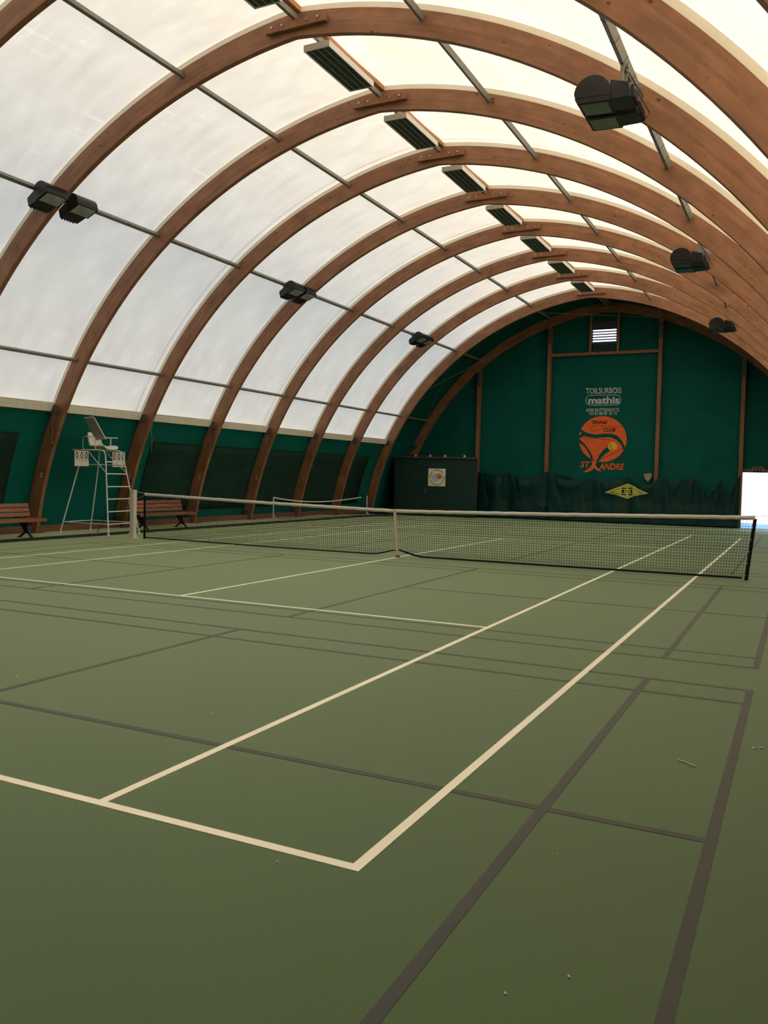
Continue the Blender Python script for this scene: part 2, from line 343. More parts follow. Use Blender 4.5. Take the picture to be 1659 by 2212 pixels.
for y0 in (-6.99, -13.95, 0.86, 7.82):
    for yy in (0.02, 0.47, 5.66, 6.10): court_line('grey_line', -6.72, y0+yy, 6.72, y0+yy, g, z, M_['gline'])
    for sx in (-1, 1):
        for xx in (1.99, 5.95, 6.70): court_line('grey_line', sx*xx, y0, sx*xx, y0+6.12, g, z+0.0003, M_['gline'])
        a, b = sorted((sx*2.0, sx*6.7)); court_line('grey_line', a, y0+3.06, b, y0+3.06, g, z, M_['gline'])
o = MB().span((-8.62, -20, -0.006), (-7.98, 17.9, 0.006)).build('dark_strip', M_['mat_'], floor)

grd = MB().add([(-60, -70, -0.26), (60, -70, -0.26), (60, 130, -0.26), (-60, 130, -0.26)], [(0, 1, 2, 3)]).build('ground', M_['concrete'], kind='structure')
tag(MB().span((1.5, 21.35, -0.25), (16, 26.2, -0.19)).build('painted_paving', M_['blue']), 'blue painted paving outside the bright doorway', 'paving')

# ------------------------------------------------------------------ roof membrane, side walls, gables
ceil = thing('ceiling', (CX, 0, 9.0), kind='structure')
for a, b in zip(ARCH_Y, ARCH_Y[1:]):
    end = a == -21 or b == 21
    for sd in (-1, 1):
        ya, yb = (a-0.16 if a == -21 else a), (b+0.12 if b == 21 else b)
        mb = MB(); arc_shell(mb, sd, RM, ya, yb, 2.94, None, 30, 0.05 if not end else 0.0, 6)
        mb.build('membrane_panel', M_['dteal'] if end else MEM, ceil, origin=(cen(sd), (a+b)/2, ZC))
for a in ARCH_Y[1:-1]:
    for sd in (-1, 1):
        if a not in (-9, 3, 9): continue
        mb = MB(); arc_beam(mb, sd, RM-0.012, RM-0.006, a-0.22, a-0.208, 3.15, 40); mb.build('membrane_seam', M_['seam'], ceil)
walls = {}
for sd, nm in ((-1, 'wall_left'), (1, 'wall_right')):
    mb = MB(); arc_shell(mb, sd, RO+0.02, -21.16, 21.12, -0.27, 2.98, 8, 0, 14); walls[sd] = mb.build(nm, M_['teal'], kind='structure')
# strips (cream kedar strip with eyelets) and base boards between the arches
for sd, nm in ((-1, 'left'), (1, 'right')):
    tr = thing('trim_1' if sd < 0 else 'trim_2', (cen(sd)-sd*0+sd*9.2, 0, 3.0), kind='structure'); bb = thing('baseboard_'+nm, (sd*9.0+CX, 0, 0), kind='structure')
    for a, b in zip(ARCH_Y, ARCH_Y[1:]):
        if a >= -18 and b <= 18:
            mb = MB(); arc_beam(mb, sd, 10.46, 10.50, a+0.1, b-0.20, 2.94, 3, 3.13); st = mb.build('cream_strip', M_['cream'], tr)
            if sd < 0 and b > -3:
                mb = MB()
                for i in range(12):
                    x, zz = arc_pt(sd, 10.455, th_z(10.455, 3.04)); y = a+0.25+i*0.22
                    mb.box((x, y, zz), (0.008, 0.014, 0.014))
                mb.build('eyelet', M_['bracket'], st, kind='stuff')
            mb = MB(); xx, zz = arc_pt(sd, 10.455, th_z(10.455, 3.13)); mb.bar((xx, a+0.1, zz), (xx, b-0.2, zz+0.01), 0.012, 0.012); mb.build('seam', M_['strap'], st)
        x0 = CX + sd*9.30
        mb = MB(); mb.span((x0-0.03, a+0.09, -0.02), (x0+0.03, b-0.09, 0.17)); mb.build('board', M_['plank'], bb)
# dark mesh screens hung on the left wall
def screen(y0, y1, name, label):
    mb = MB(); arc_shell(mb, -1, RO-0.03, y0, y1, 0.42, 2.40, 8, 0, 12); o = mb.build(name, M_['screen']); tag(o, label, 'screen')
    s = o.modifiers.new('s', 'SOLIDIFY'); s.thickness = 0.01
    mb = MB(); arc_shell(mb, -1, RO-0.045, y0, y1, 2.37, 2.40, 1, 0, 12); mb.build('hem', M_['screen'], o)
screen(3.75, 17.05, 'wall_screen', 'long dark green mesh screen on the left wall behind the bench and mini net')
screen(-14.0, -0.80, 'wall_screen', 'dark green mesh screen above the nearer bench, cut by the left picture edge')

def gable(y, name, holes, sgn):
    RG = RM+0.015; pts = [arc_pt(-1, RG, th_z(RG, -0.27) + (th_top(RG)-th_z(RG, -0.27))*i/40) for i in range(41)]
    pts += [arc_pt(1, RG, th_top(RG) + (th_z(RG, -0.27)-th_top(RG))*i/40) for i in range(1, 41)]
    pts = pts[::-1]                                     # start at the right foot, run to the left foot
    loop = list(pts)
    if sgn > 0: loop += [(4.88, -0.27), (4.88, 2.03), (7.1, 2.03), (7.1, -0.27)]
    mb = MB(); mb.plate([loop]+holes, lambda a, b: (a, y, b), (0, 0.02*sgn, 0)); return mb.build(name, M_['dteal'], kind='structure')
wb = gable(YF, 'wall_back', [[(-1.14, 7.28), (-0.12, 7.28), (-0.12, 7.92), (-1.14, 7.92)]], 1)
gable(YN, 'wall_front', [], -1)

# ------------------------------------------------------------------ arches
arch0 = thing('timber_arch', (CX, -21, 0))
for sd in (-1, 1):
    mb = MB(); arc_beam(mb, sd, RI, RO, -21.052, -20.948, 0.0, 48); o = mb.build('beam', WOOD, arch0, origin=(cen(sd), -21, ZC)); bevel(o, 0.006, 1)
    mb = MB(); arc_beam(mb, sd, RO+0.002, RM-0.012, -21.04, -20.97, 3.0, 48); mb.build('cover_strip', M_['cream'], arch0, origin=(cen(sd), -21, ZC))
    xf = (arc_pt(sd, RI, th_z(RI, 0))[0] + arc_pt(sd, RO, th_z(RO, 0))[0])/2
    mb = MB().box((xf-sd*0.02, -21, 0.006), (0.52, 0.34, 0.012))
    for s2 in (-1, 1): mb.box((xf-sd*0.0, -21+s2*0.084, 0.16), (0.22, 0.012, 0.32))
    sh = mb.build('foot_shoe', M_['bracket'], arch0)
    for s2 in (-1, 1):
        for zz in (0.1, 0.23): MB().tube([(xf+0.05*s2, -21.105, zz), (xf+0.05*s2, -20.895, zz)], 0.013, 6).build('bolt', M_['bolt'], sh)
    x, zz = arc_pt(sd, 10.47, th_z(10.47, 3.02)); mb = MB().box((x, -21.14, zz-0.02), (0.13, 0.13, 0.20)); mb.box((x-sd*0.07, -21.14, zz-0.03), (0.012, 0.10, 0.12)); mb.build('bracket', M_['bracket'], arch0)
    x, zz = arc_pt(sd, RI+0.09, th_z(RI+0.09, 1.42)); mb = MB().tube([(x, -21.075, zz+0.05), (x, -21.11, zz+0.03), (x, -21.12, zz-0.03), (x-sd*0.0, -21.09, zz-0.05)], 0.009, 5); mb.build('hook', M_['white'], arch0)
for s2 in (-1, 1):
    mb = MB(); yy = -21+s2*0.11; mb.box((CX+0.065, yy, 8.735), (1.12, 0.07, 0.13)); pl = mb.build('splice_plate', M_['post'], arch0); bevel(pl, 0.004, 1)
    for dx in (-0.44, -0.24, 0.22, 0.42):
        mb = MB().tube([(CX+0.065+dx, yy-0.036*1, 8.75), (CX+0.065+dx, yy+s2*0.05, 8.75)], 0.022, 8); mb.build('bolt', M_['bolt'], pl)
index_kids()
for ch in KIDS[arch0.name]:
    if ch.name.startswith('cover_strip'): ch.data = ch.data.copy(); ch.data.materials[0] = M_['dteal']
cream_cover = {}
arches = [arch0]
for k, y in enumerate(ARCH_Y[1:]): arches.append(copy_tree(arch0, None, (CX, y, 0)))
for a in arches[1:-1]:
    for ch in [c for c in COL.objects if c.parent == a and c.name.startswith('cover_strip')]:
        key = round(ch.location.x, 2)
        if key not in cream_cover: cream_cover[key] = ch.data.copy(); cream_cover[key].materials[0] = M_['cream']
        ch.data = cream_cover[key]
for k, a in enumerate(arches):
    n = 15-k
    t = {15: 'brown timber arch against the green front gable behind the viewer', 1: 'shaded brown timber arch fixed to the green end wall with the louvre',
         2: 'brown timber arch in front of the end wall where the white roof stops',
         9: 'brown timber arch whose right half crosses the top right corner', 8: 'brown timber arch behind the umpire chair, its foot beside the nearer bench'}.get(n, 'brown glued timber arch, %s counted from the green end wall' % ordinal(n))
    if n == 9: t = 'brown timber arch holding the nearest right floodlights, nearest arch whose ridge joint shows'
    if n == 10: t = 'broad brown timber arch crossing the top right corner of the hall'
    if n == 8: t = 'brown timber arch, its left foot between the nearer bench and the umpire chair'
    if n == 7: t = 'brown timber arch, its left foot right behind the umpire chair'
    if n == 6: t = 'brown timber arch, its left foot at the end of the bench behind the net'
    tag(a, t, 'arch', None)

# ------------------------------------------------------------------ steel purlins and ridge timber
def purlin_row(name, x, z, label, ties=False, up=(0, 0, 1), segs=None, wd=0.06, ht=0.09):
    r = thing(name, (x, 0, z), label, 'purlin')
    for a, b in zip(ARCH_Y, ARCH_Y[1:]):
        mb = MB().bar((x, a+0.08, z), (x, b-0.08, z), wd, ht, up); s = mb.build('steel_tube', M_['steel'], r)
        for yy in (a+0.080, b-0.080): MB().bar((x, yy-0.004, z), (x, yy+0.004, z), wd+0.03, ht+0.02, up).build('end_plate', M_['steel'], s)
        if ties and b > -4:
            mb = MB(); mb.tube([(x+0.0, a+0.1, z-ht/2-0.008), (x, b-0.1, z-ht/2-0.008)], 0.007, 5)
            for i in range(5): yy = a+0.45+i*0.52; mb.bar((x, yy-0.003, z-0.001), (x, yy+0.003, z-0.001), wd+0.006, ht+0.008, up)
            mb.build('cable', M_['bracket'], s)
    return r
purlin_row('purlin', -8.45, 4.14, 'lowest grey steel tube row on the left side, just above the cream strip', up=(-0.84, 0, 0.54))
purlin_row('purlin', -6.00, 6.79, 'middle grey steel tube row on the left, carrying floodlights', True, up=(-0.6, 0, 0.8))
purlin_row('purlin', -2.86, 8.40, 'upper grey steel tube row on the left of the ridge', up=(-0.3, 0, 0.95))
purlin_row('purlin', -0.535, 8.845, 'grey steel tube row along the ridge above the grille luminaires')
purlin_row('purlin', 1.66, 8.40, 'upper grey steel tube row on the right of the ridge', up=(0.3, 0, 0.95))
purlin_row('purlin', 4.82, 6.77, 'grey steel tube row on the right, carrying floodlights', True, up=(0.6, 0, 0.8), wd=0.07, ht=0.10)
purlin_row('purlin', 7.28, 4.14, 'lowest grey steel tube row on the right side, near the viewer', up=(0.84, 0, 0.54))
tag(MB().span((-0.60, -21, 8.945), (-0.47, 21, 9.03)).build('ridge_beam', M_['ridge']), 'orange brown timber running along the top of the roof', 'beam')

# ------------------------------------------------------------------ ridge luminaires
def luminaire():
    x0, x1, y0, y1, z0, z1 = -0.70, -0.21, 0.42, 2.02, 8.575, 8.68
    r = thing('grille_luminaire', ((x0+x1)/2, 0, z0))
    mb = MB(); t = 0.02
    mb.span((x0, y0, z0), (x0+t, y1, z1)); mb.span((x1-t, y0, z0), (x1, y1, z1)); mb.span((x0+t, y0, z0), (x1-t, y0+t, z1)); mb.span((x0+t, y1-t, z0), (x1-t, y1, z1)); mb.span((x0+t, y0+t, z1-t), (x1-t, y1-t, z1))
    mb.build('housing', M_['lumi'], r)
    mb = MB().span((x0+t, y0+t, z0+0.016), (x1-t, y1-t, z0+0.026)); gp = mb.build('grille', M_['grille'], r)
    mb = MB()
    for i in range(38): y = y0+0.05+i*(y1-y0-0.1)/37; mb.span((x0+t, y-0.002, z0+0.003), (x1-t, y+0.002, z0+0.016))
    mb.build('louvre_blade', M_['grille'], gp, kind='stuff')
    for i in range(1, 4):
        x = x0+(x1-x0)*i/4; MB().span((x-0.003, y0+t, z0+0.000), (x+0.003, y1-t, z0+0.006)).build('divider', M_['gwhite'], gp)
    for y in (y0+0.2, y1-0.2):
        MB().span((-0.55, y-0.02, z1-0.002), (-0.52, y+0.02, 8.80)).build('hanger', M_['steel'], r)
    return r
l0 = luminaire(); index_kids()
lum = [l0]
for y in (-3, -6, -9, 3, 6, 9, 12, 15): lum.append(copy_tree(l0, None, (l0.location.x, y, l0.location.z)))
l0.location.y = 0
for o in lum:
    y = round(o.location.y); nn = int((18-y)/3)
    d = {-3: 'largest white ceiling light with dark grille, nearest wholly visible under the ridge', -6: 'white ceiling light with dark grille cut by the top picture edge',
         -9: 'white ceiling light with dark grille overhead, just beyond the top picture edge', 15: 'smallest white ceiling light with dark grille, last before the end wall'}.get(y, 'white ridge light with dark grille, %s from the green end wall' % ordinal(nn))
    tag(o, d, 'ceiling light')

# ------------------------------------------------------------------ floodlights on the side purlins
def floodlight(side):
    """side +1: hangs on the right row, looks down and left. Built at y = 0"""
    px, pz = (4.82, 6.77) if side > 0 else (-6.00, 6.79)
    r = thing('floodlight', (px, 0, pz))
    s = -side; hw_ = 0.21 if side > 0 else 0.26
    c0 = Vector((px + s*(0.36 if side > 0 else 0.30), 0, pz-(0.37 if side > 0 else 0.12))); ti = radians(2 if side > 0 else 24)*side
    rot = Matrix.Rotation(ti, 3, 'Y')
    def P(a, y, b): q = rot @ Vector((a*s, 0, b)); return (c0.x+q.x, y, c0.z+q.z)
    # hood: half drum, axis along y
    prof = [(0.20*cos(t), 0.20*sin(t)) for t in [pi*i/14 for i in range(15)]] + [(-0.17, -0.10), (0.13, -0.10)]
    HR = 0.225 if side > 0 else 0.165
    prof = [(HR*cos(pi*i/18), HR*0.95*sin(pi*i/18)) for i in range(19)] + [(-HR*0.97, -0.06), (HR*0.92, -0.06)]
    n = len(prof); mb = MB(); vs = [P(a, -hw_, b) for a, b in prof] + [P(a, hw_, b) for a, b in prof]
    mb.add(vs, [tuple(range(n)), tuple(range(2*n-1, n-1, -1))] + [(i, n+i, n+(i+1) % n, (i+1) % n) for i in range(n)]); o = mb.build('hood', M_['black'], r); bevel(o, 0.008, 2)
    # glass under it with a rim
    mb = MB()
    fr = [(-0.175, -0.112), (0.145, -0.112)]
    mb.add([P(a, y, b) for y in (-hw_, hw_) for a, b in [(-HR, -0.06), (HR*0.95, -0.06), (HR*0.80, -0.12), (-HR*0.98, -0.12)]], [(0, 1, 2, 3), (7, 6, 5, 4), (0, 4, 5, 1), (1, 5, 6, 2), (2, 6, 7, 3), (3, 7, 4, 0)])
    rm = mb.build('rim', M_['black'], r)
    mb = MB(); mb.add([P(a, y, -0.126) for a, y in ((-HR*0.82, -hw_+0.045), (HR*0.66, -hw_+0.045), (HR*0.66, hw_-0.045), (-HR*0.82, hw_-0.045))], [(0, 1, 2, 3)]); g1 = mb.build('glass', M_['glass' if side > 0 else 'glass_baked'], rm)
    so_ = g1.modifiers.new('s', 'SOLIDIFY'); so_.thickness = 0.006
    # gear box behind
    mb = MB(); mb.add([P(a, y, b) for y in (-hw_*0.85, hw_*0.85) for a, b in [(-HR+0.01, HR*0.62), (-HR+0.01, -0.115), (-HR-0.25, -0.10), (-HR-0.22, HR*0.35)]], [(0, 1, 2, 3), (7, 6, 5, 4), (0, 4, 5, 1), (1, 5, 6, 2), (2, 6, 7, 3), (3, 7, 4, 0)])
    o = mb.build('gear_box', M_['black'], r); bevel(o, 0.008, 2)
    mb = MB()
    for k in range(5): yy = -0.14+0.07*k; mb.add([P(a, y2, b) for y2 in (yy-0.006, yy+0.006) for a, b in [(-HR-0.23, 0.05), (-HR-0.25, -0.10), (-HR-0.29, -0.09), (-HR-0.27, 0.04)]], [(0, 1, 2, 3), (7, 6, 5, 4), (0, 4, 5, 1), (1, 5, 6, 2), (2, 6, 7, 3), (3, 7, 4, 0)])
    mb.build('cooling_fin', M_['black'], r)
    mb = MB()
    for yy in (-0.12, 0.12): mb.bar((px, yy, pz), P(-HR-0.10, yy, 0.08), 0.045, 0.018)
    mb.box((px, 0, pz+0.0), (0.085, 0.05, 0.115)); mb.build('mounting_arm', M_['steel'], r)
    q = Vector(P(-HR-0.25, 0.1, -0.02)); MB().tube([q, q+Vector((-s*0.06, 0.02, -0.05)), q+Vector((-s*0.09, 0.03, 0.02)), Vector((px-s*0.01, 0.16, pz-0.04))], 0.008, 5).build('cable', M_['bmetal'], r)
    return r
for sd, nm, rows in ((1, 'right', (-3.60, 4.95, 13.35)), (-1, 'left', (-2.93, 5.42, 13.95))):
    f0 = floodlight(sd); index_kids(); first = True
    for i, y in enumerate(rows):
        for j, dy in enumerate((-0.25, 0.25) if sd > 0 else ((-0.37, 0.37) if i == 0 else (-0.30, 0.30))):
            yy = y + dy
            if first: f0.location.y = yy; f = f0; first = False
            else: f = copy_tree(f0, None, (f0.location.x, yy, f0.location.z))
            tag(f, 'black %s floodlight of the %s pair on the %s steel row' % (('nearer', 'farther')[j], ('nearest', 'middle', 'farthest')[i], nm), 'floodlight')

# ------------------------------------------------------------------ gable framing
def gtop(x, R=RI):
    sd = -1 if x < CX else 1; return ZC + sqrt(R*R-(x-cen(sd))**2)
pl = {-6.05: 'brown timber post right beside the green store room', -2.90: 'brown timber post left of the orange club emblem', 1.65: 'brown timber post right of the orange club emblem', 4.80: 'brown timber post at the left edge of the bright doorway'}
for x, lab in pl.items():
    zt = gtop(x); p = thing('gable_post', (x, 20.98, -0.17), lab, 'post')
    bevel(MB().span((x-0.075, 20.86, -0.17), (x+0.075, 21.06, zt-0.02)).build('shaft', M_['post'], p), 0.005, 1)
    MB().span((x-0.083, 20.845, zt-0.75), (x+0.083, 20.86, zt-0.1)).build('steel_head', M_['bracket'], p, label='grey steel head plate')
p = thing('gable_rail', (CX, 20.97, 6.87), 'brown timber rail below the louvre between the two middle posts', 'beam')
MB().span((-2.82, 20.89, 6.81), (1.57, 21.05, 6.93)).build('rail', M_['post'], p)
for x in (-1.19, -0.06):
    q = MB().span((x-0.045, 20.93, 6.93), (x+0.045, 21.05, gtop(x)+0.05)).build('louvre_stud', M_['post'])
    tag(q, 'short brown timber stud %s of the gable louvre' % ('left' if x < -0.5 else 'right'), 'post')
# louvre
lv = thing('wall_louvre', (-0.63, 21.04, 7.28), 'dark gable louvre with five bright daylight slots', 'louvre')
x0, x1, z0, z1 = -1.14, -0.12, 7.28, 7.92; slots = []
for k in range(5):
    zc = 7.833-k*0.1095+0.0; h = 0.030; a0, a1 = x0+0.02, x1-0.02
    slots.append([(a0+h*(1-sin(pi*i/6)), zc-h*cos(pi*i/6)) for i in range(7)][::1] + [(a1-h*(1-sin(pi*i/6)), zc+h*cos(pi*i/6)) for i in range(7)])
MB().plate([[(x0-0.01, z0-0.01), (x1+0.01, z0-0.01), (x1+0.01, z1+0.01), (x0-0.01, z1+0.01)]]+slots, lambda a, b: (a, 21.03, b), (0, 0.012, 0)).build('slotted_plate', M_['vent'], lv)
MB().span((x0, 20.99, 7.955), (x1, 21.03, 8.19)).build('head_box', M_['vent'], lv)
for k in range(5):
    zc = 7.833-k*0.1095; MB().bar((x0+0.03, 21.13, zc+0.055), (x1-0.03, 21.13, zc+0.055), 0.05, 0.008).build('slat', M_['vent'], lv)
MB().add([(x0+0.03+(x1-x0-0.06)*i/8, 21.02-0.03*sin(pi*i/8), 7.26-0.05*sin(pi*i/8)*j-0.29*j) for j in (0, 1) for i in range(9)], [(i, i+1, i+10, i+9) for i in range(8)]).build('hanging_flap', M_['curtain'], lv)
# door frame (opening in the gable, right)
dr = thing('door_1', (5.99, 21.0, -0.17), kind='structure')
MB().span((4.875, 20.95, 2.02), (7.2, 21.08, 2.15)).build('lintel', M_['plank'], dr)
MB().span((7.10, 20.95, -0.2), (7.2, 21.12, 2.02)).build('jamb', M_['plank'], dr)
MB().span((4.85, 20.97, -0.22), (7.1, 21.14, -0.155)).build('threshold', M_['bmetal'], dr)
k = thing('fixing_block', (5.42, 20.94, 2.05), 'small wooden block with bright bolt heads over the doorway', 'fixing')
MB().span((5.22, 20.90, 2.05), (5.62, 20.95, 2.25)).build('block', M_['plank'], k)
MB().span((5.31, 20.893, 2.06), (5.53, 20.90, 2.17)).build('plate', M_['bmetal'], k)
for x in (5.22, 5.365, 5.468, 5.61): MB().box((x, 20.885, 2.13), (0.035, 0.015, 0.035)).build('bolt', M_['white'], k)
# bracing cables of the end bay
for i, (a, b, lab) in enumerate((((-7.6, 18.05, 5.1), (-3.0, 20.9, 8.1), 'thin bracing cable rising left under the dark end bay roof'), ((-6.0, 18.1, 6.9), (-9.3, 20.9, 2.6), 'thin bracing cable falling to the roof of the store room'),
        ((-3.0, 18.1, 8.2), (1.6, 20.9, 8.2), 'thin bracing cable under the roof top of the end bay'))):
    tag(MB().tube([a, b], 0.009, 5).build('bracing_cable', M_['steel']), lab, 'cable')

# ------------------------------------------------------------------ lettering and emblem printed on the end wall
def G(a, b): return (0.0024218539713143092*a + 7.805650069426812e-05*b - 2.5967038075745013, 21.09, -1.2137947856909671e-05*a - 0.0024383400469127564*b + 5.797523418975707)
def Gd(d): return lambda a, b: (G(a, b)[0], 21.09-d, G(a, b)[2])
def decal(name, loops, m, d, parent): return MB().plate(loops, Gd(d), (0, 0.004, 0)).build(name, m, parent)
ad = thing('wall_lettering', (-0.62, 21.08, 4.7), 'pale faded builder name lettering on the green end wall above the emblem', 'lettering')
for body, a0, b0, a1, b1, off in (('TOILSURBOIS', 512, 235, 1118, 135, 0.015), ('mathis', 552, 410, 1085, 285, 0.035), ('67600 MUTTERSHOLTZ', 517, 543, 1082, 485, 0.015), ('T\u00e9l 03 88 85 10 14', 560, 600, 1040, 548, 0.015)):
    text_mb(body, a0, b0, a1, b1, Gd(0.004), offset=off).build('lettering', M_['lprint'], ad)
def pill(a0, b0, a1, b1, n=10):
    r = (b1-b0)/2; c = (b0+b1)/2
    return [(a0+r-r*sin(pi*i/n), c-r*cos(pi*i/n)) for i in range(n+1)] + [(a1-r+r*sin(pi*i/n), c+r*cos(pi*i/n)) for i in range(n+1)]
decal('outline', [pill(504, 256, 1113, 436), pill(513, 265, 1104, 427)], M_['lprint'], 0.004, ad)
em = thing('club_emblem', (-0.62, 21.08, 1.95), 'orange round tennis club emblem painted on the green end wall', 'emblem')
decal('disc', [[(795+410*cos(2*pi*i/48), 1012+392*sin(2*pi*i/48)) for i in range(48)]], M_['orange'], 0.003, em)
LG = M_['logo_green']
decal('racket_stroke', [[(380, 860), (405, 835), (428, 838), (480, 880), (560, 915), (700, 935), (850, 915), (960, 920), (1060, 960), (1130, 1040), (1175, 1145), (1210, 1200), (1150, 1195), (1110, 1100), (1040, 1030), (950, 985), (850, 980), (700, 995), (590, 985), (480, 962), (385, 1000), (375, 950), (440, 925), (405, 870)]], LG, 0.007, em)
decal('racket_stroke', [[(375, 985), (400, 1010), (480, 1090), (560, 1190), (620, 1290), (640, 1380), (600, 1400), (580, 1300), (520, 1190), (450, 1110), (370, 1080)]], LG, 0.007, em)
decal('racket_stroke', [[(895, 1135), (820, 1190), (750, 1270), (700, 1370), (640, 1440), (735, 1425), (735, 1385), (780, 1330), (850, 1260), (935, 1205)]], LG, 0.007, em)
decal('ball', [[(967+77*cos(2*pi*i/32), 1137+77*sin(2*pi*i/32)) for i in range(32)]], M_['yellow'], 0.011, em)
decal('ball_seam', [[(912, 1085), (930, 1100), (940, 1150), (960, 1190), (1020, 1192), (1020, 1198), (955, 1198), (932, 1155), (924, 1105), (908, 1092)]], M_['dprint'], 0.015, em)
decal('racket_grip', [[(603, 1370), (625, 1385), (655, 1392), (690, 1385), (700, 1400), (672, 1450), (720, 1520), (785, 1562), (715, 1562), (655, 1510), (600, 1560), (520, 1588), (468, 1585), (560, 1520), (620, 1450)]], M_['orange'], 0.011, em)
for body, bx, m in (('ST', (412, 1505, 588, 1400), 'orange'), ('ANDRE', (735, 1535, 1168, 1425), 'orange'), ('TENNIS', (610, 755, 882, 697), 'dprint'), ('CLUB', (820, 886, 1017, 822), 'dprint')):
    text_mb(body, *bx, Gd(0.011), shear=0.28, offset=0.02).build('lettering', M_[m], em)
for q in ([(610, 785), (1130, 800), (1130, 804), (610, 789)], [(610, 785), (614, 785), (618, 880), (614, 880)], [(675, 787), (679, 787), (681, 850), (677, 850)], [(620, 888), (820, 825), (820, 829), (622, 892)], [(400, 988), (700, 1000), (980, 1030), (980, 1036), (700, 1006), (400, 994)], [(740, 1370), (1010, 1240), (1150, 1150), (1152, 1156), (1012, 1246), (744, 1376)]):
    decal('thin_line', [q], M_['dprint'], 0.005, em)

# ------------------------------------------------------------------ hanging curtain along the end wall
TOP = [(-5.935, 1.874), (-5.598, 1.801), (-5.183, 1.769), (-4.572, 1.847), (-4.45, 1.822), (-4.084, 1.731), (-3.683, 1.669), (-3.289, 1.746), (-2.864, 1.918), (-2.589, 1.836), (-1.859, 1.773), (-1.704, 1.682), (-1.436, 1.563), (-1.137, 1.6), (-0.88, 1.699), (-0.617, 1.574), (-0.395, 1.534), (-0.14, 1.566), (0.075, 1.681), (0.25, 1.719), (0.628, 1.756), (0.837, 1.553), (1.071, 1.455), (1.329, 1.446), (1.526, 1.51), (1.662, 1.659), (1.937, 1.87), (2.111, 1.684), (2.313, 1.484), (2.532, 1.576), (2.745, 1.784), (2.966, 1.745), (3.293, 1.737), (3.412, 1.41), (3.526, 1.241), (3.69, 1.159), (3.897, 1.365), (4.122, 1.768), (4.265, 1.459), (4.381, 1.193), (4.559, 1.354), (4.727, 1.753), (4.812, 1.923)]
PEAKS = [-5.935, -4.55, -2.86, -0.88, 0.62, 1.94, 2.745, 3.27, 4.122, 4.812]
def ctop(x):
    for (a, za), (b, zb) in zip(TOP, TOP[1:]):
        if a <= x <= b: f = (x-a)/(b-a); return za+(zb-za)*f
    return TOP[0][1] if x < TOP[0][0] else TOP[-1][1]
def cy(x, z):
    """fold depth: cloth hangs from the peaks, swags belly out between them"""
    y = 20.80; d = max(0.0, 1.9-z)
    for a, b in zip(PEAKS, PEAKS[1:]):
        if a <= x <= b:
            f = (x-a)/(b-a); wd = b-a
            y -= 0.11*min(1, wd)*sin(pi*f)*(0.4+0.6*sin(min(1.0, d/1.0)*pi*0.7)); y -= 0.022*min(1.2, wd)*sin(pi*f)*sin(2*pi*(d-0.45*min(1, wd)*(1-(2*f-1)**2))/(0.5+0.25*d+0.1*sin(a*5)))*max(0.0, 1-0.45*d)
            for t in (0.14, 0.86):
                fan = t + (0.5-t)*0.45*d; y += 0.06*math.exp(-((f-fan)/0.05)**2)*min(1, d*2)*max(0, 1-d*0.6)
    n1 = noise.noise(Vector((x*2.3, z*1.1, 0.0))); y -= 0.015*n1*min(1, d*2.5)
    y -= 0.018*sin(x*7.3+1.2*sin(x*2.1)+1.5*n1)*min(1, d) + 0.004*sin(x*19+3*n1+z*2)*min(1, d*2) + 0.10*max(0, (d-1.2))
    return y
mb = MB(); NX, NZ = 300, 34; vs = []
for i in range(NX+1):
    x = -5.935+(4.812+5.935)*i/NX; zt = ctop(x)
    for j in range(NZ+1): f = j/NZ; z = zt+(-0.13-zt)*f; vs.append((x, cy(x, z), z))
mb.add(vs, [(i*(NZ+1)+j, i*(NZ+1)+j+1, (i+1)*(NZ+1)+j+1, (i+1)*(NZ+1)+j) for i in range(NX) for j in range(NZ)], True)
cur = thing('hanging_curtain', (-0.5, 20.8, -0.13), 'dark green plastic curtain sagging in folds along the foot of the end wall', 'curtain')
o = mb.build('sheet', M_['curtain'], cur); sm_ = o.modifiers.new('s', 'SOLIDIFY'); sm_.thickness = 0.006
def on_curtain(d): return lambda a, b: (a, cy(a, b)-d, b)
def fine(loop, n=6):
    out = []
    for (a, b), (c, e) in zip(loop, loop[1:]+loop[:1]): out += [(a+(c-a)*i/n, b+(e-b)*i/n) for i in range(n)]
    return out
def conform(loop, fn, step=0.06):
    """fill a convex loop with a grid so it follows the cloth"""
    xs = [p[0] for p in loop]; x0, x1 = min(xs), max(xs); n = max(2, int((x1-x0)/step)); mbq = MB(); prev = None; M = 10
    for i in range(n+1):
        x = x0+(x1-x0)*min(max(i/n, 0.002), 0.998); zs = []
        for (a, b), (c, e) in zip(loop, loop[1:]+loop[:1]):
            if (a-x)*(c-x) <= 0 and a != c: zs.append(b+(e-b)*(x-a)/(c-a))
        lo, hi = min(zs), max(zs); col = [fn(x, lo+(hi-lo)*j/M) for j in range(M+1)]
        if prev: mbq.add(prev+col, [(j, j+1, M+1+j+1, M+1+j) for j in range(M)], True)
        prev = col
    return mbq
D = [(-0.359, 1.099), (0.099, 1.292), (0.551, 1.483), (0.728, 1.427), (0.988, 1.291), (1.409, 1.1), (0.859, 0.989), (0.572, 0.861), (0.108, 1.015)]
conform(D, on_curtain(0.012)).build('yellow_lozenge', M_['lemon'], cur, label='yellow lozenge print')
mb = MB(); c = (0.55, 1.17)
ins = [(c[0]+(a-c[0])*0.72, c[1]+(b-c[1])*0.72) for a, b in D]; q = fine(ins, 5)
for a, b in zip(q, q[1:]+q[:1]): mb.bar(on_curtain(0.016)(*a), on_curtain(0.016)(*b), 0.004, 0.014)
mb.build('lozenge_outline', M_['dprint'], cur)
def block(a0, b0, a1, b1): return conform([(a0, b0), (a1, b0), (a1, b1), (a0, b1)], on_curtain(0.018), 0.04)
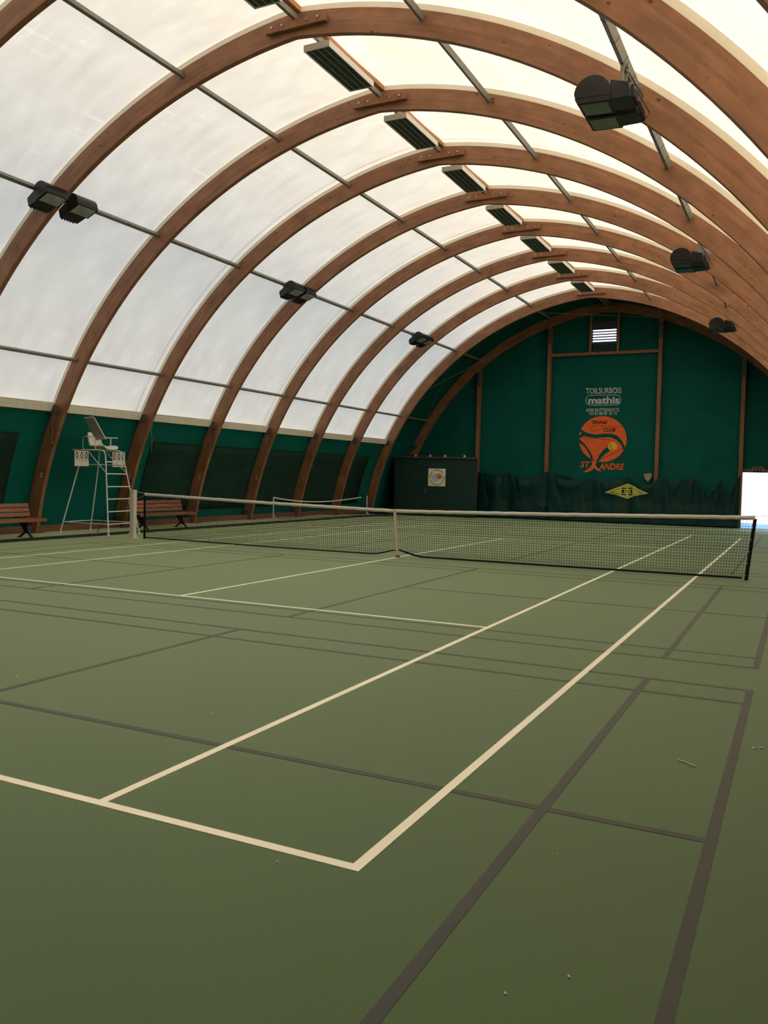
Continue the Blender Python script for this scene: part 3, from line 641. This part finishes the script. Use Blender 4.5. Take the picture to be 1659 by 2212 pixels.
mb = MB()
for a0, b0, a1, b1 in ((0.335, 1.27, 0.52, 1.31), (0.57, 1.27, 0.755, 1.31), (0.335, 1.02, 0.52, 1.06), (0.57, 1.02, 0.755, 1.06), (0.335, 1.09, 0.42, 1.24), (0.69, 1.09, 0.755, 1.24)):
    q = block(a0, b0, a1, b1); mb.add(q.v, q.f)
for a, b in zip([(0.42, 1.23), (0.50, 1.19), (0.55, 1.18), (0.60, 1.19), (0.69, 1.23)], [(0.50, 1.19), (0.55, 1.18), (0.60, 1.19), (0.69, 1.23)]): mb.bar(on_curtain(0.018)(*a), on_curtain(0.018)(*b), 0.004, 0.016)
for a, b in zip([(0.42, 1.10), (0.50, 1.14), (0.55, 1.15), (0.60, 1.14), (0.69, 1.10)], [(0.50, 1.14), (0.55, 1.15), (0.60, 1.14), (0.69, 1.10)]): mb.bar(on_curtain(0.018)(*a), on_curtain(0.018)(*b), 0.004, 0.016)
mb.build('lozenge_mark', M_['dprint'], cur)
for body, a0, b0, a1, b1 in (('49 CE', -4.86, 0.64, -3.95, 0.81), ('RE', -3.16, 0.19, -2.72, 0.43), ('NES', -2.24, 0.15, -1.6, 0.30)):
    text_mb(body, a0, b0, a1, b1, on_curtain(0.012), offset=0.02).build('lettering', M_['dprint'], cur)
rg = [(1.133, 1.882), (1.30, 1.915), (1.458, 1.932), (1.476, 1.801), (1.40, 1.66), (1.329, 1.549), (1.211, 1.678)]
mb = MB().plate([rg], lambda a, b: (a, 20.97+0.02*sin(a*30), b), (0, 0.01, 0)); tag(mb.build('rag', M_['rag']), 'pale grey pointed rag above the yellow lozenge on the end wall', 'rag')

# ------------------------------------------------------------------ green store room with a sign on its door
sy0, sy1 = 19.0, 20.82
KS = (sy0+14.8)/(20.3+14.8)
def kx(x): return 7.0+(x-7.0)*KS
def kz(z): return 1.565+(z-1.565)*KS
sx0, sx1 = -9.20, -5.34
sh = thing('store_room', ((sx0+sx1)/2, 19.9, -0.15), 'dark green boxed store room with flat brown roof in the far left corner', 'store room')
foot = [(sx0, sy0), (sx1, sy0), (-6.28, sy1), (sx0, sy1)]
mb = MB(); mb.add([(x, y, -0.16) for x, y in foot]+[(x, y, 2.40) for x, y in foot], [(3, 2, 1, 0), (4, 5, 6, 7), (0, 1, 5, 4), (1, 2, 6, 5), (2, 3, 7, 6), (3, 0, 4, 7)]); mb.build('wall_panel', M_['shed'], sh)
mb = MB(); rf = [(sx0-0.09, sy0-0.08, 2.40, 2.45), (sx1+0.05, sy0-0.08, 2.37, 2.42), (-6.25, sy1+0.02, 2.40, 2.52), (sx0+0.12, sy1+0.02, 2.40, 2.60)]
mb.add([(x, y, a) for x, y, a, b in rf]+[(x, y, b) for x, y, a, b in rf], [(3, 2, 1, 0), (4, 5, 6, 7), (0, 1, 5, 4), (1, 2, 6, 5), (2, 3, 7, 6), (3, 0, 4, 7)]); mb.build('roof', M_['roof'], sh)
for x in (-8.42, -7.72, -7.02, -6.12): MB().tube([(x, sy0+0.5, 2.42), (x, sy0+0.5, 2.56)], 0.05, 8).build('roof_cap', M_['ivory'], sh)
dd = MB().span((kx(-8.34), sy0-0.018, -0.12), (kx(-7.18), sy0-0.002, kz(2.09))).build('door', M_['shed'], sh)
mb = MB().span((kx(-8.275), sy0-0.032, kz(0.85)), (kx(-8.225), sy0-0.018, kz(1.08))); mb.tube([(kx(-8.25), sy0-0.03, kz(1.0)), (kx(-8.25), sy0-0.08, kz(1.0)), (kx(-8.10), sy0-0.08, kz(0.995))], 0.011, 6); mb.build('door_handle', M_['chrome'], dd)
sg = thing('door_sign', (kx(-7.71), sy0-0.022, kz(1.17)), 'white square sign with yellow lettered ring and shuttlecock on the store room door', 'sign')
MB().span((kx(-8.12), sy0-0.032, kz(1.175)), (kx(-7.295), sy0-0.020, kz(1.962))).build('panel', M_['signw'], sg)
sc_ = Vector((kx(-7.70), 0, 1.565)); yS = sy0-0.034
def ringseg(a0, a1, ri=0.285, ro=0.365):
    n = 14; return [(sc_.x+ro*cos(a0+(a1-a0)*i/n), sc_.z+ro*sin(a0+(a1-a0)*i/n)) for i in range(n+1)] + [(sc_.x+ri*cos(a1-(a1-a0)*i/n), sc_.z+ri*sin(a1-(a1-a0)*i/n)) for i in range(n+1)]
for a0, a1 in ((35, 120), (130, 185), (195, 320), (325, 378)): MB().plate([ringseg(radians(a0), radians(a1))], lambda a, b: (a, yS, b)).build('ring_segment', M_['ring'], sg)
MB().plate([[(sc_.x+a, sc_.z+b) for a, b in ((-0.27, 0.06), (-0.08, 0.17), (0.08, 0.03), (0.06, -0.10), (-0.05, -0.24), (-0.2, -0.14))]], lambda a, b: (a, yS-0.002, b)).build('shuttle_feathers', M_['feather'], sg)
MB().plate([[(sc_.x+0.10+0.14*cos(2*pi*i/20), sc_.z+0.06+0.12*sin(2*pi*i/20)) for i in range(20)]], lambda a, b: (a, yS-0.004, b)).build('shuttle_cork', M_['cork'], sg)
MB().plate([[(sc_.x+0.15+0.05*cos(2*pi*i/12), sc_.z+0.0+0.05*sin(2*pi*i/12)) for i in range(12)]], lambda a, b: (a, yS-0.006, b)).build('red_spot', M_['red'], sg)

# ------------------------------------------------------------------ tennis net
NX0, NX1, NY = -6.60, 6.33, 0.05
def ntop(x): h = 0.93+0.13*(abs(x)/6.4)**1.15; return h
def nbot(x):
    b = 0.035 + 0.0*x; d = abs(x+0.02)
    if d < 0.50: b += 0.12*(1-d/0.50)**1.2
    return b
def nyy(x, z): return NY + 0.25*max(0, -(x+3)/3.6)*0.9 + 0.10*max(0, (x-3)/3.4)
def skew(x, z): return x - (0.10*(1-z/1.05) if x > 6.0 else 0) - (0 if abs(x) > 1 else 0.09*(z/0.93)*(1-abs(x)))
net = thing('tennis_net', (0, NY, 0), 'black tennis net with a white top band stretched across the court', 'net')
mb = MB(); r = 0.0031; cols = int((NX1-NX0-0.06)/0.046); rows = 20
def npt(i, j):
    x = NX0+0.03+(NX1-NX0-0.06)*i/cols; zb, zt = nbot(x)+0.02, ntop(x)-0.03; z = zb+(zt-zb)*j/rows
    xs = x - (0.09*(z/0.93)*(1-abs(x)) if abs(x) < 1 else 0) - (0.10*(1-z/1.05)*(x-5.3) if x > 5.3 else 0)
    return Vector((xs, nyy(x, z)+0.006*sin(x*3+z*5), z))
grid = [[npt(i, j) for j in range(rows+1)] for i in range(cols+1)]
for i in range(cols+1): mb.tube([grid[i][j] for j in range(rows+1)], r, 3, False)
for j in range(rows+1): mb.tube([grid[i][j] for i in range(cols+1)], r, 3, False)
mb.build('net_mesh', M_['cord'], net, kind='stuff')
N = 80; xs = [NX0+(NX1-NX0)*i/N for i in range(N+1)]
mb = MB(); prof = [(-0.010, 0.0), (-0.016, -0.03), (-0.012, -0.068), (0.012, -0.068), (0.016, -0.03), (0.010, 0.0)]; vs = []
for x in xs:
    for a, b in prof: vs.append((x - (0.09*(1-abs(x)) if abs(x) < 1 else 0), nyy(x, 1)+a+0.002*sin(x*31), ntop(x)+b+0.003*sin(x*17)))
n = len(prof); mb.add(vs, [(i*n+k, i*n+(k+1) % n, (i+1)*n+(k+1) % n, (i+1)*n+k) for i in range(N) for k in range(n)] + [tuple(range(n)), tuple(range((N+1)*n-1, N*n-1, -1))], True)
tb = mb.build('top_band', M_['tape'], net)
for x in (6.05, 6.22): MB().box((x, nyy(x, 1)-0.018, ntop(x)-0.045), (0.022, 0.006, 0.022)).build('eyelet', M_['white'], tb)
mb = MB()
for a, b in zip(xs, xs[1:]):
    if b > 6.2: continue
    mb.bar((a, nyy(a, 0), nbot(a)), (b, nyy(b, 0), nbot(b)), 0.012, 0.030 if a > 0 else 0.024)
mb.build('bottom_tape', M_['cord'], net)
for x in (NX0, NX1):
    yy = nyy(x, 0); sk = 0.10 if x > 0 else 0.0
    s1 = MB().bar((x-sk, yy, 0.0), (x, yy, ntop(x)-0.05), 0.014, 0.055, up=(1, 0, 0)).build('side_tape', M_['cord'], net)
    if x > 0:
        for k in range(5): f = 0.08+k*0.2; MB().box((x-sk*(1-f)-0.02, yy-0.012, f*0.98), (0.014, 0.006, 0.014)).build('eyelet', M_['white'], s1)
MB().bar((0.0-0.0, NY-0.02, 0.015), (-0.09, NY-0.02, 0.935), 0.012, 0.055, up=(1, 0, 0)).build('centre_strap', M_['strap'], net)
MB().box((0.0, NY-0.02, 0.02), (0.08, 0.05, 0.035)).build('strap_anchor', M_['bracket'], net)
for x, lab in ((-6.93, 'square ivory net post on the left side of the court beside the umpire chair'), (6.85, 'square ivory net post on the right side, beyond the picture edge')):
    s = 1 if x > 0 else -1; yy = 0.26 if x < 0 else 0.15
    p = thing('net_post', (x, yy, 0), lab, 'post')
    bevel(MB().span((x-0.055, yy-0.055, 0), (x+0.055, yy+0.055, 1.125)).build('post', M_['ivory'], p), 0.006, 2)
    mb = MB(); mb.add([(x+s*0.05, yy-0.05, 0.0), (x+s*0.30, yy-0.05, 0.0), (x+s*0.30, yy-0.05, 0.012), (x+s*0.17, yy-0.05, 0.03), (x+s*0.05, yy-0.05, 0.16), (x+s*0.05, yy-0.042, 0.0), (x+s*0.30, yy-0.042, 0.0), (x+s*0.30, yy-0.042, 0.012), (x+s*0.17, yy-0.042, 0.03), (x+s*0.05, yy-0.042, 0.16)], [(0, 1, 2, 3, 4), (9, 8, 7, 6, 5), (0, 5, 6, 1), (1, 6, 7, 2), (2, 7, 8, 3), (3, 8, 9, 4)])
    mb.span((x-0.1, yy-0.1, 0), (x+0.1, yy+0.1, 0.01)); mb.span((min(x, x+s*0.3), yy-0.07, 0), (max(x, x+s*0.3), yy-0.02, 0.008)); mb.build('foot_plate', M_['ivory'], p)
    mb = MB()
    for zz in (1.08, 0.88, 0.06): mb.tube([(x+0.02, yy-0.06, zz), (x+0.02, yy-0.05, zz)], 0.011, 8)
    mb.build('screw', M_['bracket'], p)
    e = NX0 if x < 0 else NX1
    mb = MB().tube([(x-s*0.05, yy, 1.09), (e, nyy(e, 1), ntop(e)-0.01)], 0.004, 5); mb.tube([(x-s*0.055, yy, 0.97), (x-s*0.12, yy, 0.93), (e, nyy(e, 1), ntop(e)-0.06)], 0.003, 5); mb.build('net_cable', M_['white'], p)

# ------------------------------------------------------------------ mini net by the left wall
mn = thing('mini_net', (-8.93, 12.4, 0), 'low portable white mini tennis net standing along the left wall', 'net')
ya, yb, xa, xb = 9.37, 15.52, -9.13, -8.74
for x, y in ((xa, ya), (xb, yb)):
    z0 = fz(y); MB().tube([(x, y, z0), (x, y, 0.77)], 0.022, 8).build('upright', M_['white'], mn)
    mb = MB().bar((x-0.20, y, z0+0.02), (x+0.26, y, z0+0.02), 0.05, 0.035); mb.bar((x+0.10, y, z0+0.03), (x, y, z0+0.20), 0.02, 0.02); mb.bar((x, y-0.02, z0+0.03), (x, y+0.30*(1 if y < 12 else -1), z0+0.03), 0.02, 0.02); mb.build('foot', M_['white'], mn)
MB().bar((xa, ya, 0.03), (xb, yb, fz(yb)+0.03), 0.03, 0.03).build('floor_bar', M_['steel'], mn)
pts = [(xa+(xb-xa)*i/16*0.93, ya+(yb-ya)*0.93*i/16, 0.765-0.16*sin(pi*(i/16)**0.9)-0.055*i/16) for i in range(17)]
mb = MB()
for a, b in zip(pts, pts[1:]): mb.bar(a, b, 0.008, 0.04)
mb.build('top_band', M_['tape'], mn)
MB().tube([pts[-1], (xb, yb, 0.72)], 0.003, 4).build('tie_cord', M_['rope'], mn)

# ------------------------------------------------------------------ umpire chair with scoreboards
uc = thing('umpire_chair', (-8.65, 0.95, 0), 'tall white tubular umpire chair with ladder by the left wall', 'umpire chair')
W_ = M_['white']; t = 0.017
LG_ = {'fl': [(-7.80, 0.37, 0.02), (-8.20, 0.66, 1.93), (-8.26, 0.67, 2.03), (-8.36, 0.67, 2.06)], 'fr': [(-7.93, 1.55, 0.02), (-8.20, 1.25, 1.93), (-8.26, 1.24, 2.03), (-8.36, 1.24, 2.06)],
       'rl': [(-9.38, 0.37, 0.02), (-9.12, 0.72, 1.70), (-8.98, 0.70, 2.06)], 'rr': [(-9.49, 1.46, 0.02), (-9.12, 1.36, 1.70), (-8.98, 1.24, 2.06)]}
for k, p in LG_.items():
    lg = MB().tube(p, t, 8).build('leg', W_, uc); MB().tube([(p[0][0], p[0][1], 0.0), (p[0][0], p[0][1], 0.045)], 0.032, 8).build('foot_pad', W_, lg)
def at(p, z):
    for a, b in zip(p, p[1:]):
        if a[2] <= z <= b[2]: f = (z-a[2])/(b[2]-a[2]); return tuple(a[i]+(b[i]-a[i])*f for i in range(3))
for z in (0.57, 0.87, 1.17, 1.48, 1.77): MB().tube([at(LG_['fl'], z), at(LG_['fr'], z)], 0.015, 8).build('rung', W_, uc)
mb = MB(); z = 0.27
for a, b in (('fl', 'fr'), ('fl', 'rl'), ('fr', 'rr'), ('rl', 'rr')): mb.tube([at(LG_[a], z), at(LG_[b], z)], 0.013, 8)
mb.build('base_frame', W_, uc)
mb = MB(); z = 1.70
for a, b in (('fl', 'rl'), ('fr', 'rr'), ('rl', 'rr')): mb.tube([at(LG_[a], z), at(LG_[b], z)], 0.012, 8)
for yy, l in ((0.67, 'fl'), (1.24, 'fr')): mb.tube([(-8.80, yy, 2.05), at(LG_[l], 1.50)], 0.010, 6)
mb.build('brace', W_, uc)
mb = MB(); mb.tube([(-8.36, 0.67, 2.06), (-8.98, 0.67, 2.06)], t, 8); mb.tube([(-8.36, 1.24, 2.06), (-8.98, 1.24, 2.06)], t, 8); mb.tube([(-8.98, 0.67, 2.06), (-8.98, 1.24, 2.06)], t, 8); mb.build('seat_frame', W_, uc)
# bucket seat
P_ = [(-8.98, 2.50), (-8.96, 2.40), (-8.93, 2.24), (-8.89, 2.16), (-8.80, 2.115), (-8.62, 2.10), (-8.42, 2.115), (-8.32, 2.10), (-8.29, 2.06)]
mb = MB(); vs = []; M = 10
for i, (x, z) in enumerate(P_):
    hw2 = 0.19 if i < 1 else 0.225
    for j in range(M+1):
        u = j/M*2-1; e = abs(u)**4; vs.append((x+(0.10*e if i < 4 else 0.0), 0.955+hw2*u, z+(0.05*e if i >= 3 else 0.0)))
mb.add(vs, [(i*(M+1)+j, i*(M+1)+j+1, (i+1)*(M+1)+j+1, (i+1)*(M+1)+j) for i in range(len(P_)-1) for j in range(M)], True)
o = mb.build('seat', M_['card'], uc); q = o.modifiers.new('s', 'SOLIDIFY'); q.thickness = 0.03
mb = MB().tube([(-8.98, 0.72, 2.07), (-9.01, 0.72, 2.15), (-9.00, 0.72, 2.36), (-8.95, 0.72, 2.39), (-8.66, 0.73, 2.385), (-8.60, 0.73, 2.35), (-8.60, 0.73, 2.07)], 0.010, 8)
mb.build('armrest', W_, uc)
mb = MB().tube([(-9.03, 1.19, 2.08), (-9.10, 1.19, 2.15), (-9.10, 1.19, 2.40), (-8.95, 1.19, 2.385), (-8.32, 1.19, 2.37)], 0.015, 8); mb.tube([(-8.55, 1.19, 2.07), (-8.55, 1.19, 2.37)], 0.013, 8); mb.build('armrest', W_, uc)
bl, br, dv = Vector((-8.70, 0.85, 2.31)), Vector((-8.33, 0.80, 2.33)), Vector((-0.02, -0.37, 0.52)); nn = (br-bl).cross(dv).normalized()*0.012
mb = MB(); c4 = [bl, br, br+dv*0.97+(bl-br)*0.05, br+dv+(bl-br)*0.12, bl+dv]
mb.add(c4+[v+nn for v in c4], [(0, 1, 2, 3, 4), (9, 8, 7, 6, 5)]+[(i, 5+i, 5+(i+1) % 5, (i+1) % 5) for i in range(5)]); wbd = mb.build('writing_board', M_['board'], uc, label='tipped up grey writing board')
mb = MB().bar(br, br+dv*0.97+(bl-br)*0.05, 0.02, 0.02); mb.bar(bl+dv, br+dv+(bl-br)*0.12, 0.02, 0.02); mb.build('board_edge', W_, wbd)
# scoreboards on a bar
MB().tube([(-8.74, 0.13, 2.045), (-8.74, 1.90, 2.045)], 0.013, 8).build('score_bar', M_['steel'], uc)
for y0, side in ((0.175, 'left'), (1.42, 'right')):
    sb = thing('scoreboard', (-8.72, y0+0.235, 1.66), 'flip card scoreboard reading 000 hanging on the %s of the umpire chair' % side, 'scoreboard'); y1 = y0+0.47
    MB().span((-8.735, y0+0.02, 1.655), (-8.725, y1, 1.80)).build('lower_panel', M_['card'], sb)
    MB().span((-8.745, y0, 1.795), (-8.735, y1, 2.03)).build('back_panel', M_['bmetal'], sb)
    for k in range(3):
        a = y0+0.015+k*0.15; cdn = MB().span((-8.733, a, 1.805), (-8.722, a+0.138, 2.025)).build('number_card', M_['card'], sb)
        text_mb('0', a+0.028, 1.83, a+0.110, 2.005, lambda p, q2: (-8.7205, p, q2), offset=0.015).build('numeral', M_['dprint'], cdn)
        text_mb('~', a+0.04, 1.765, a+0.105, 1.772, lambda p, q2: (-8.7235, p, q2)).build('scribble', M_['logo_green'], sb)
    mb = MB()
    for a in (y0+0.05, y1-0.05): mb.bar((-8.735, a, 2.02), (-8.735, a, 2.065), 0.012, 0.006)
    mb.build('hook', M_['steel'], sb)
tag(MB().tube([(-8.69, 0.81, 0.0), (-8.69, 0.81, 0.012)], 0.07, 12).build('floor_disc', M_['white']), 'small white disc on the ground under the umpire chair', 'disc')
tag(MB().tube([(-8.62, 0.84, 0.02), (-8.42, 1.12, 0.85)], 0.008, 5).build('stick', M_['bmetal']), 'thin dark stick leaning inside the umpire chair legs', 'stick')

# ------------------------------------------------------------------ benches
def bench():
    r = thing('bench', (-8.8, 0, 0)); L0, L1 = -1.12, 1.12; B = M_['bench']
    for k in range(4):
        x = -8.90+k*0.105; o = MB().span((x-0.045, L0, 0.40), (x+0.045, L1, 0.435)).build('seat_slat', B, r); bevel(o, 0.006, 2)
    o = MB().span((-8.535, L0-0.02, 0.365), (-8.505, L1+0.02, 0.435)).build('front_slat', B, r); bevel(o, 0.006, 2)
    for k in range(3):
        z0 = 0.47+k*0.103; x = -8.975-0.028*k
        m3 = Matrix.Rotation(radians(-15), 3, 'Y'); o = MB().box((x, (L0+L1)/2-0.03*0, z0+0.045), (0.03, L1-L0-0.12-0.03*k*0, 0.092), m3).build('back_slat', B, r); bevel(o, 0.006, 2)
        mb = MB()
        for yy in (-0.78, 0.72):
            for dz, dy in ((0.02, 0), (-0.02, 0.06)): q = m3 @ Vector((0.017, yy+dy, dz)); mb.box((x+q.x, q.y, z0+0.045+q.z), (0.006, 0.012, 0.012))
        mb.build('bolt', M_['bolt'], o)
    for yy in (-0.80, 0.76):
        mb = MB()
        mb.bar((-9.02, yy, 0.33), (-9.10, yy, 0.78), 0.05, 0.03, up=(1, 0, 0)); mb.bar((-9.0, yy, 0.385), (-8.55, yy, 0.385), 0.05, 0.03)
        mb.bar((-8.78, yy, 0.39), (-8.66, yy, 0.10), 0.05, 0.07, up=(1, 0, 0)); mb.bar((-8.66, yy, 0.12), (-8.55, yy, 0.012), 0.05, 0.03, up=(1, 0, 0)); mb.bar((-8.74, yy, 0.14), (-8.95, yy, 0.012), 0.05, 0.03, up=(1, 0, 0)); mb.bar((-8.93, yy, 0.39), (-8.76, yy, 0.16), 0.05, 0.05, up=(1, 0, 0))
        mb.span((-8.60, yy-0.035, 0), (-8.48, yy+0.035, 0.012)); mb.span((-9.02, yy-0.035, 0), (-8.90, yy+0.035, 0.012))
        mb.build('leg', M_['bmetal'], r)
    return r
b0 = bench(); index_kids(); b0.location.y = -1.97
tag(b0, 'red brown slatted bench by the left wall, cut by the left picture edge', 'bench')
b1 = copy_tree(b0, None, (-8.8, 3.38, 0)); tag(b1, 'red brown slatted bench behind the net, right of the umpire chair', 'bench')
b1_ = copy_tree(b0, None, (-8.8, -7.6, 0)); tag(b1_, 'red brown slatted bench by the left wall, further left beyond the picture edge', 'bench')

# ------------------------------------------------------------------ ropes on the left arches
for y, x, za, zb in ((0, -9.12, 2.92, 2.20), (3, -8.72, 2.88, 2.10), (6, -9.12, 2.92, 2.05), (9, -9.12, 2.90, 1.95), (12, -9.12, 2.88, 1.86), (15, -9.12, 2.86, 2.0)):
    k = 8-int(y/3)
    pts = [(x+0.01*sin(i*1.3), y-0.13+0.012*cos(i*0.9), za+(zb-za)*i/10) for i in range(11)]
    rp_ = thing('hanging_rope', (x, y-0.13, zb), 'thin grey rope hanging from the left bracket of the %s arch from the end wall' % ordinal(k), 'rope')
    MB().tube(pts, 0.007, 5).build('cord', M_['rope'], rp_)
    if y in (0, 6): MB().box((x, y-0.13, zb-0.01), (0.05, 0.03, 0.03)).build('knot', M_['rope'], rp_)
    if x > -9: MB().bar((-9.12, y-0.13, 2.92), (x, y-0.13, za), 0.006, 0.006).build('tie', M_['rope'], rp_)

# ------------------------------------------------------------------ small litter on the court
SCRAP = ['leftmost pale scrap, behind the near service line, left of the centre line', 'pale scrap just behind the near service line, left of its right end', 'pale scrap beside the slanting grey line left of the right singles line',
 'pale scrap near the left picture edge between two grey lines', 'tiny pale scrap in mid back court, left of the right singles sideline', 'small pale scrap close left of the right singles line, mid back court', 'tiny scrap in the left service box just past the centre line',
 'pale scrap in the right service box nearest the net', 'faint scrap in the right service box, right of the brighter one', 'left one of two pale scraps near the service line end', 'right one of two pale scraps near the service line end',
 'faint scrap just left of the right doubles sideline in back court', 'pale scrap on the grey line right of the doubles sideline', 'left of two scraps beyond the outermost grey line at right', 'right of two scraps beyond the outermost grey line at right',
 'pale scrap between the two thick grey lines nearest the viewer', 'small curved scrap between the grey lines, right of the white corner', 'tiny scrap just behind the white baseline', 'faint scrap between the thick grey lines, right of the pale one']
for i, (x, y) in enumerate([(-0.12, -7.61), (2.86, -7.11), (2.09, -8.87), (1.78, -10.37), (2.94, -9.14), (3.62, -10.41), (0.52, -4.21), (2.9, -3.44), (3.51, -3.3), (3.55, -7.21), (3.56, -7.11), (5.19, -8.87), (5.93, -6.22), (6.8, -9.37), (6.84, -9.34), (6.25, -12.37), (6.14, -11.34), (5.16, -11.97), (6.4, -12.19)]):
    a = random.uniform(0, pi); s_ = random.uniform(0.010, 0.019)*(1 if y > -11 else 0.6); mb = MB(); c, d = cos(a), sin(a)
    q = [(x+s_*(c*u-d*v*0.6), y+s_*(d*u+c*v*0.6)) for u, v in ((-1, -0.6), (0.2, -1), (1.1, -0.1), (0.5, 0.8), (-0.7, 0.7))]
    mb.add([(a_, b_, 0.004) for a_, b_ in q]+[(x, y, 0.004+s_*0.5)], [(0, 1, 5), (1, 2, 5), (2, 3, 5), (3, 4, 5), (4, 0, 5), (4, 3, 2, 1, 0)])
    o = mb.build('scrap', M_['scrap']); tag(o, SCRAP[i], 'litter', 'tiny scraps scattered on the court')
tag(MB().tube([(6.43, -9.83, 0.006), (6.48, -9.86, 0.008), (6.53, -9.90, 0.006)], 0.004, 5).build('twig', M_['scrap']), 'thin pale twig lying right of the doubles sideline', 'litter')
